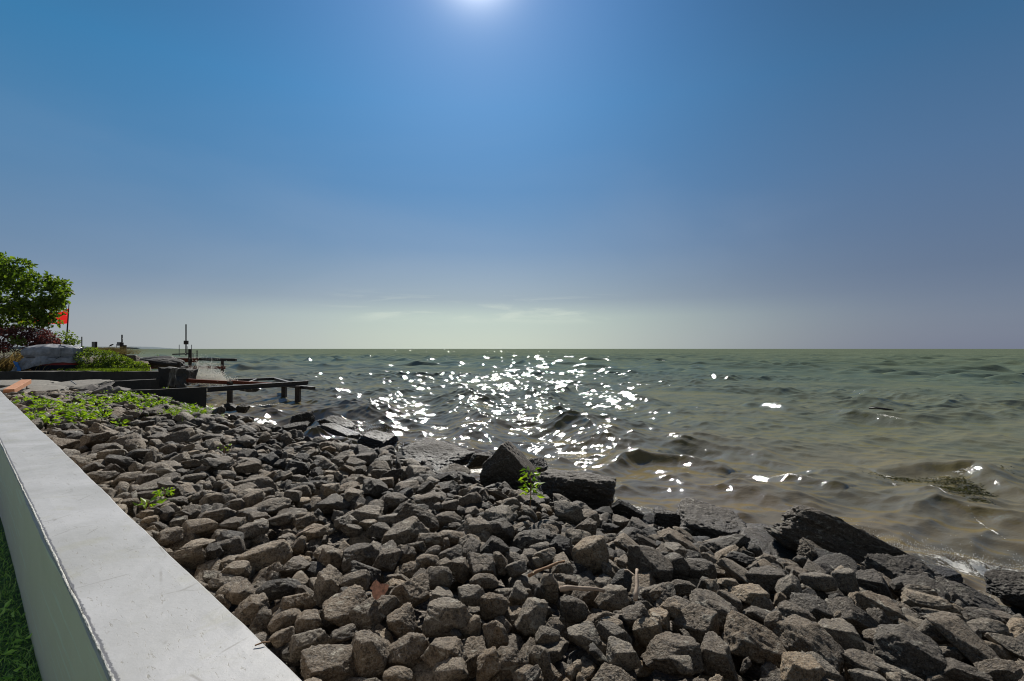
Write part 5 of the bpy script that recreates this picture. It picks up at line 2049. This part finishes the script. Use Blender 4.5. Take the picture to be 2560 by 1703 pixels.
# upper pier far out
D2 = 48.0
r = thing('pier', at(475, 915, D2), 'far dark pier with a deck, hoist mast and rusty beam above the splash', 'pier', 'piers on the left shore')
MB().beam(at(322, 896.5, D2), at(492, 896.5, D2), 1.4, 0.16).build('deck', M_SLAB, r)
MB().ibeam(at(322, 901, D2 - 0.8), at(494, 901.5, D2 - 0.8), 0.25, 0.36).build('beam', M_RUST, r)
MB().beam(at(492, 898, D2 - 0.3), at(590, 900, D2 - 0.3), 0.35, 0.28).build('beam', M_DARK, r)
MB().cyl(at(475, 934, D2 - 0.9), at(475, 873, D2 - 0.9), 0.15, n=12).build('post', M_PILE, r)
MB().cyl(at(556, 940, D2 - 0.3), at(556, 902, D2 - 0.3), 0.14, n=12).build('post', M_PILE, r)
mb = MB()
for px in (490.5, 494.0):
    mb.beam(at(px, 908, D2 - 0.7), at(px, 876, D2 - 0.7), 0.03, 0.03, 0)
for k in range(6):
    mb.beam(at(490.5, 879 + k * 5, D2 - 0.7), at(494.0, 879 + k * 5, D2 - 0.7), 0.03, 0.025, 0)
mb.build('ladder', M_DARK, r)
mb = MB()
mb.beam(at(480, 884.5, D2), at(485, 884.5, D2), 0.25, 0.05)
mb.beam(at(480.6, 895, D2), at(480.6, 885, D2), 0.03, 0.03, 0)
mb.beam(at(484.4, 895, D2), at(484.4, 885, D2), 0.03, 0.03, 0)
mb.build('bracket', M_DARK, r)
r = thing('boat_hoist', at(465, 890, D2 + 1), 'boat hoist with a tall dark mast and square motor box standing on the far pier', 'boat hoist')
MB().cyl(at(465, 889, D2 + 1), at(465, 811, D2 + 1), 0.06, n=10).build('mast', M_DARK, r)
MB().box(at(465.3, 856.5, D2 + 0.9), (0.32, 0.3, 0.38), None, 0.02).build('motor_box', M_PILE, r)
MB().beam(at(433, 886, D2 + 1), at(475, 884.5, D2 + 1), 0.3, 0.12).build('cradle', M_DARK, r)
MB().cyl(at(448, 890, D2 + 0.8), at(448, 862, D2 + 0.8), 0.03, n=8).build('guide_pole', M_GALV, r)
MB().cyl(at(479, 890, D2 + 0.8), at(479, 862, D2 + 0.8), 0.03, n=8).build('guide_pole', M_GALV, r)
MB().cyl(at(468.5, 885, D2 + 0.9), at(468.5, 866, D2 + 0.9), 0.02, n=6).build('cable', M_DARK, r)

D3 = 42.0
r = thing('steel_beam', at(470, 922, D3), 'long rust red steel beam with a short post, just below the far pier', 'beam')
MB().ibeam(at(355, 918, 33), at(563, 919.5, D3), 0.22, 0.24).build('beam_body', M_RUST, r)
MB().cyl(at(556, 931, D3 - 0.3), at(556, 905, D3 - 0.3), 0.12, n=10).build('post', M_PILE, r)

o = MB().ibeam(at(338, 909, 34), at(432, 912, 36), 0.2, 0.18).build('beam', M_RUST)
tag(o, 'short rusty beam lying in front of the pale rimmed far boulder', 'beam')
o = MB().beam(at(352, 904, 39), at(455, 906, 41), 0.3, 0.10).build('timber', M_PILE)
tag(o, 'long dark plank lying behind the pale rimmed far boulder', 'timber')
o = MB().beam(at(425, 925, 31), at(470, 916, 33), 0.18, 0.14).build('timber', M_PILE)
tag(o, 'dark timber leaning up to the right just left of the wave splash', 'timber')
o = MB().beam(at(448, 938, 30), at(448, 905, 30), 0.16, 0.16).build('piling', M_PILE)
tag(o, 'stubby dark post at the left edge of the wave splash', 'piling', 'poles and pilings on the far shore')

# near pier
r = thing('pier', at(700, 975, 27), 'near black steel boat ramp frame standing in the shallow water', 'pier', 'piers on the left shore')
e0, e1 = at(519, 973.5, 22.3), at(770, 959, 26.8)
e1.z = e0.z = 1.02
MB().ibeam(e0, e1, 0.24, 0.23).build('rail', M_DARK, r)
MB().ibeam(at(458, 951, 27.0), at(575, 957, 28.0), 0.2, 0.20).build('rail', M_RUST, r)
MB().ibeam(at(578, 955.5, 28.2), at(712, 963, 29.4), 0.2, 0.20).build('rail', M_RUST, r)
MB().beam(at(569, 952, 30.5), at(686, 947, 33.5), 0.2, 0.18).build('rail', M_DARK, r)
MB().beam(at(686, 947, 33.5), at(722, 957, 30.2), 0.2, 0.16).build('brace', M_DARK, r)
MB().beam(at(622, 955, 30), at(640, 948, 31.5), 0.08, 0.06).build('brace', M_GALV, r)
MB().beam(at(700, 962, 29.6), at(783, 971, 26.2), 0.25, 0.17).build('crossbeam', M_DARK, r)
for px, d in ((710.5, 29.4), (745, 26.9)):
    b0, t0 = at(px, 990, d), at(px, 965, d)
    b0.z = -0.8
    b0.x, b0.y = t0.x, t0.y
    MB().beam(b0, t0, 0.25, 0.25, 0.015).build('post', M_PILE, r)
b0, t0 = at(575, 970, 28), at(575, 955, 28)
b0.z = -0.5
b0.x, b0.y = t0.x, t0.y
MB().beam(b0, t0, 0.22, 0.22, 0.01).build('post', M_PILE, r)

# ------------------------------------------------------------------ splash
def build_splash():
    g_ = np.random.default_rng(91)
    P, S = [], []
    def burst(px, py, d, sx, sy, sd_, n, s0, s1, up=False):
        for _ in range(n):
            dx = g_.normal() * sx
            dy = g_.normal() * sy
            if up:
                dy = -abs(g_.exponential(sy))
            P.append(tuple(at(px + dx, py + dy, d + g_.normal() * sd_)))
            S.append(g_.uniform(s0, s1) ** 1.0)
    for _ in range(70):
        bx, by = g_.uniform(484, 556), 956
        th = g_.normal() * 0.42 + (bx - 518) * 0.006
        L = g_.uniform(14, 40) * (1.25 if abs(bx - 512) < 20 else 0.8)
        n = int(L * 2.6)
        u = g_.random(n) ** 0.8
        sp = 0.8 + 3.4 * u
        for uu, s_ in zip(u, sp):
            P.append(tuple(at(bx + math.sin(th) * L * uu + g_.normal() * s_, by - math.cos(th) * L * uu * (1.25 - 0.25 * uu) + g_.normal() * s_, 29.5 + g_.normal() * 0.5)))
            S.append(g_.uniform(0.008, 0.034) * (1.1 - 0.5 * uu))
    burst(518, 950, 29.3, 26, 5, 0.5, 2200, 0.010, 0.036)
    burst(515, 912, 29.5, 22, 12, 0.6, 260, 0.008, 0.022)
    P = np.array(P)
    S = np.array(S)
    oc = np.array([(1, 0, 0), (-1, 0, 0), (0, 1, 0), (0, -1, 0), (0, 0, 1), (0, 0, -1)], float)
    of = np.array([(0, 2, 4), (2, 1, 4), (1, 3, 4), (3, 0, 4), (2, 0, 5), (1, 2, 5), (3, 1, 5), (0, 3, 5)])
    sc = np.stack([S, S, S * g_.uniform(0.8, 1.8, len(S))], 1)
    V = (P[:, None, :] + oc[None] * sc[:, None, :]).reshape(-1, 3)
    F = (of[None] + (np.arange(len(P)) * 6)[:, None, None]).reshape(-1, 3)
    m, t, b = material('spray')
    b.inputs['Base Color'].default_value = (0.85, 0.84, 0.80, 1)
    b.inputs['Roughness'].default_value = 0.2
    tr = t.new('ShaderNodeBsdfTranslucent')
    tr.inputs[0].default_value = (0.9, 0.89, 0.85, 1)
    mx = t.new('ShaderNodeMixShader')
    mx.inputs[0].default_value = 0.5
    t.l.new(b.outputs[0], mx.inputs[1])
    t.l.new(tr.outputs[0], mx.inputs[2])
    t.l.new(mx.outputs[0], t.n['Material Output'].inputs[0])
    o = np_obj('spray', V, F, m)
    tag(o, 'white spray of a wave bursting behind the near pier', 'spray', kind='stuff')
    # drops thrown up along the breaker and the near shore
    P, S = [], []
    for _ in range(1500):
        u = g_.random()
        px = 2080 + u * 500
        py = 1335 + u * 105 - abs(g_.exponential(9))
        P.append(tuple(at(px, py, 7.1 - u * 0.9 + g_.normal() * 0.12)))
        S.append(g_.uniform(0.002, 0.007))
    for _ in range(500):
        P.append(tuple(at(900 + g_.normal() * 60, 1075 + g_.normal() * 8 + 0, 15.0 + g_.normal() * 0.3)))
        S.append(g_.uniform(0.004, 0.010))
    P = np.array(P)
    S = np.array(S)
    V = (P[:, None, :] + oc[None] * S[:, None, None]).reshape(-1, 3)
    F = (of[None] + (np.arange(len(P)) * 6)[:, None, None]).reshape(-1, 3)
    o = np_obj('water_drops', V, F, m)
    tag(o, 'fine drops thrown up where waves break along the near rocks', 'spray', kind='stuff')


build_splash()


# ------------------------------------------------------------------ algae mat and floating log
def build_algae():
    g_ = np.random.default_rng(95)
    P = []
    for px, py, rx, ry, n in ((2450, 1215, 60, 18, 1500), (2420, 1235, 50, 12, 900), (2380, 1195, 60, 8, 600), (2480, 1185, 40, 10, 700), (2260, 1185, 60, 7, 450), (2540, 1225, 40, 8, 400), (2460, 1265, 20, 8, 200)):
        for _ in range(n):
            p = atz(px + g_.normal() * rx * 0.6, py + g_.normal() * ry * 0.6, 0.05)
            P.append((p.x, p.y, 0))
    P = np.array(P)
    X, Y, Z, f = waves(P[:, 0].copy(), P[:, 1].copy(), np.full(len(P), 0.06))
    P = np.stack([X, Y, Z + 0.012 + g_.uniform(0, 0.02, len(P))], 1)
    d = np.concatenate([g_.normal(size=(len(P), 2)), g_.normal(0, 0.15, (len(P), 1))], 1)
    V, F, T = leaves(P, 0.075, g_, d, 0.16, 0.3)
    o = leaf_obj('algae_mat', V, F, T, M_ALGAE)
    tag(o, 'olive green floating algae mat in the wave at the right', 'algae', kind='stuff')
    p0 = atz(2172, 1012, 0.12)
    p1 = atz(2235, 1020, 0.05)
    x, y, z, _ = waves(np.array([p0.x]), np.array([p0.y]), np.array([0.1]))
    p0.z = p1.z = float(z[0]) - 0.01
    o = MB().tube([p0, p0.lerp(p1, 0.3) + Vector((0, 0, 0.05)), p0.lerp(p1, 0.7) + Vector((0, 0, 0.02)), p1], [0.03, 0.05, 0.05, 0.02], 8).build('floating_log', M_DARK, smooth=True)
    tag(o, 'dark log floating low in the waves right of centre', 'log')


build_algae()
fg = HG - BASE
print('pile height', fg[(AG < 6.5) & (TG < 15)].mean(), [round(float(fg[(AG > q) & (AG < q + 1) & (TG < 15)].mean()), 2) for q in (1, 2, 3, 4, 5, 6)])
print('stones', len(STONES), 'single', len(single), 'rest', len(rest))
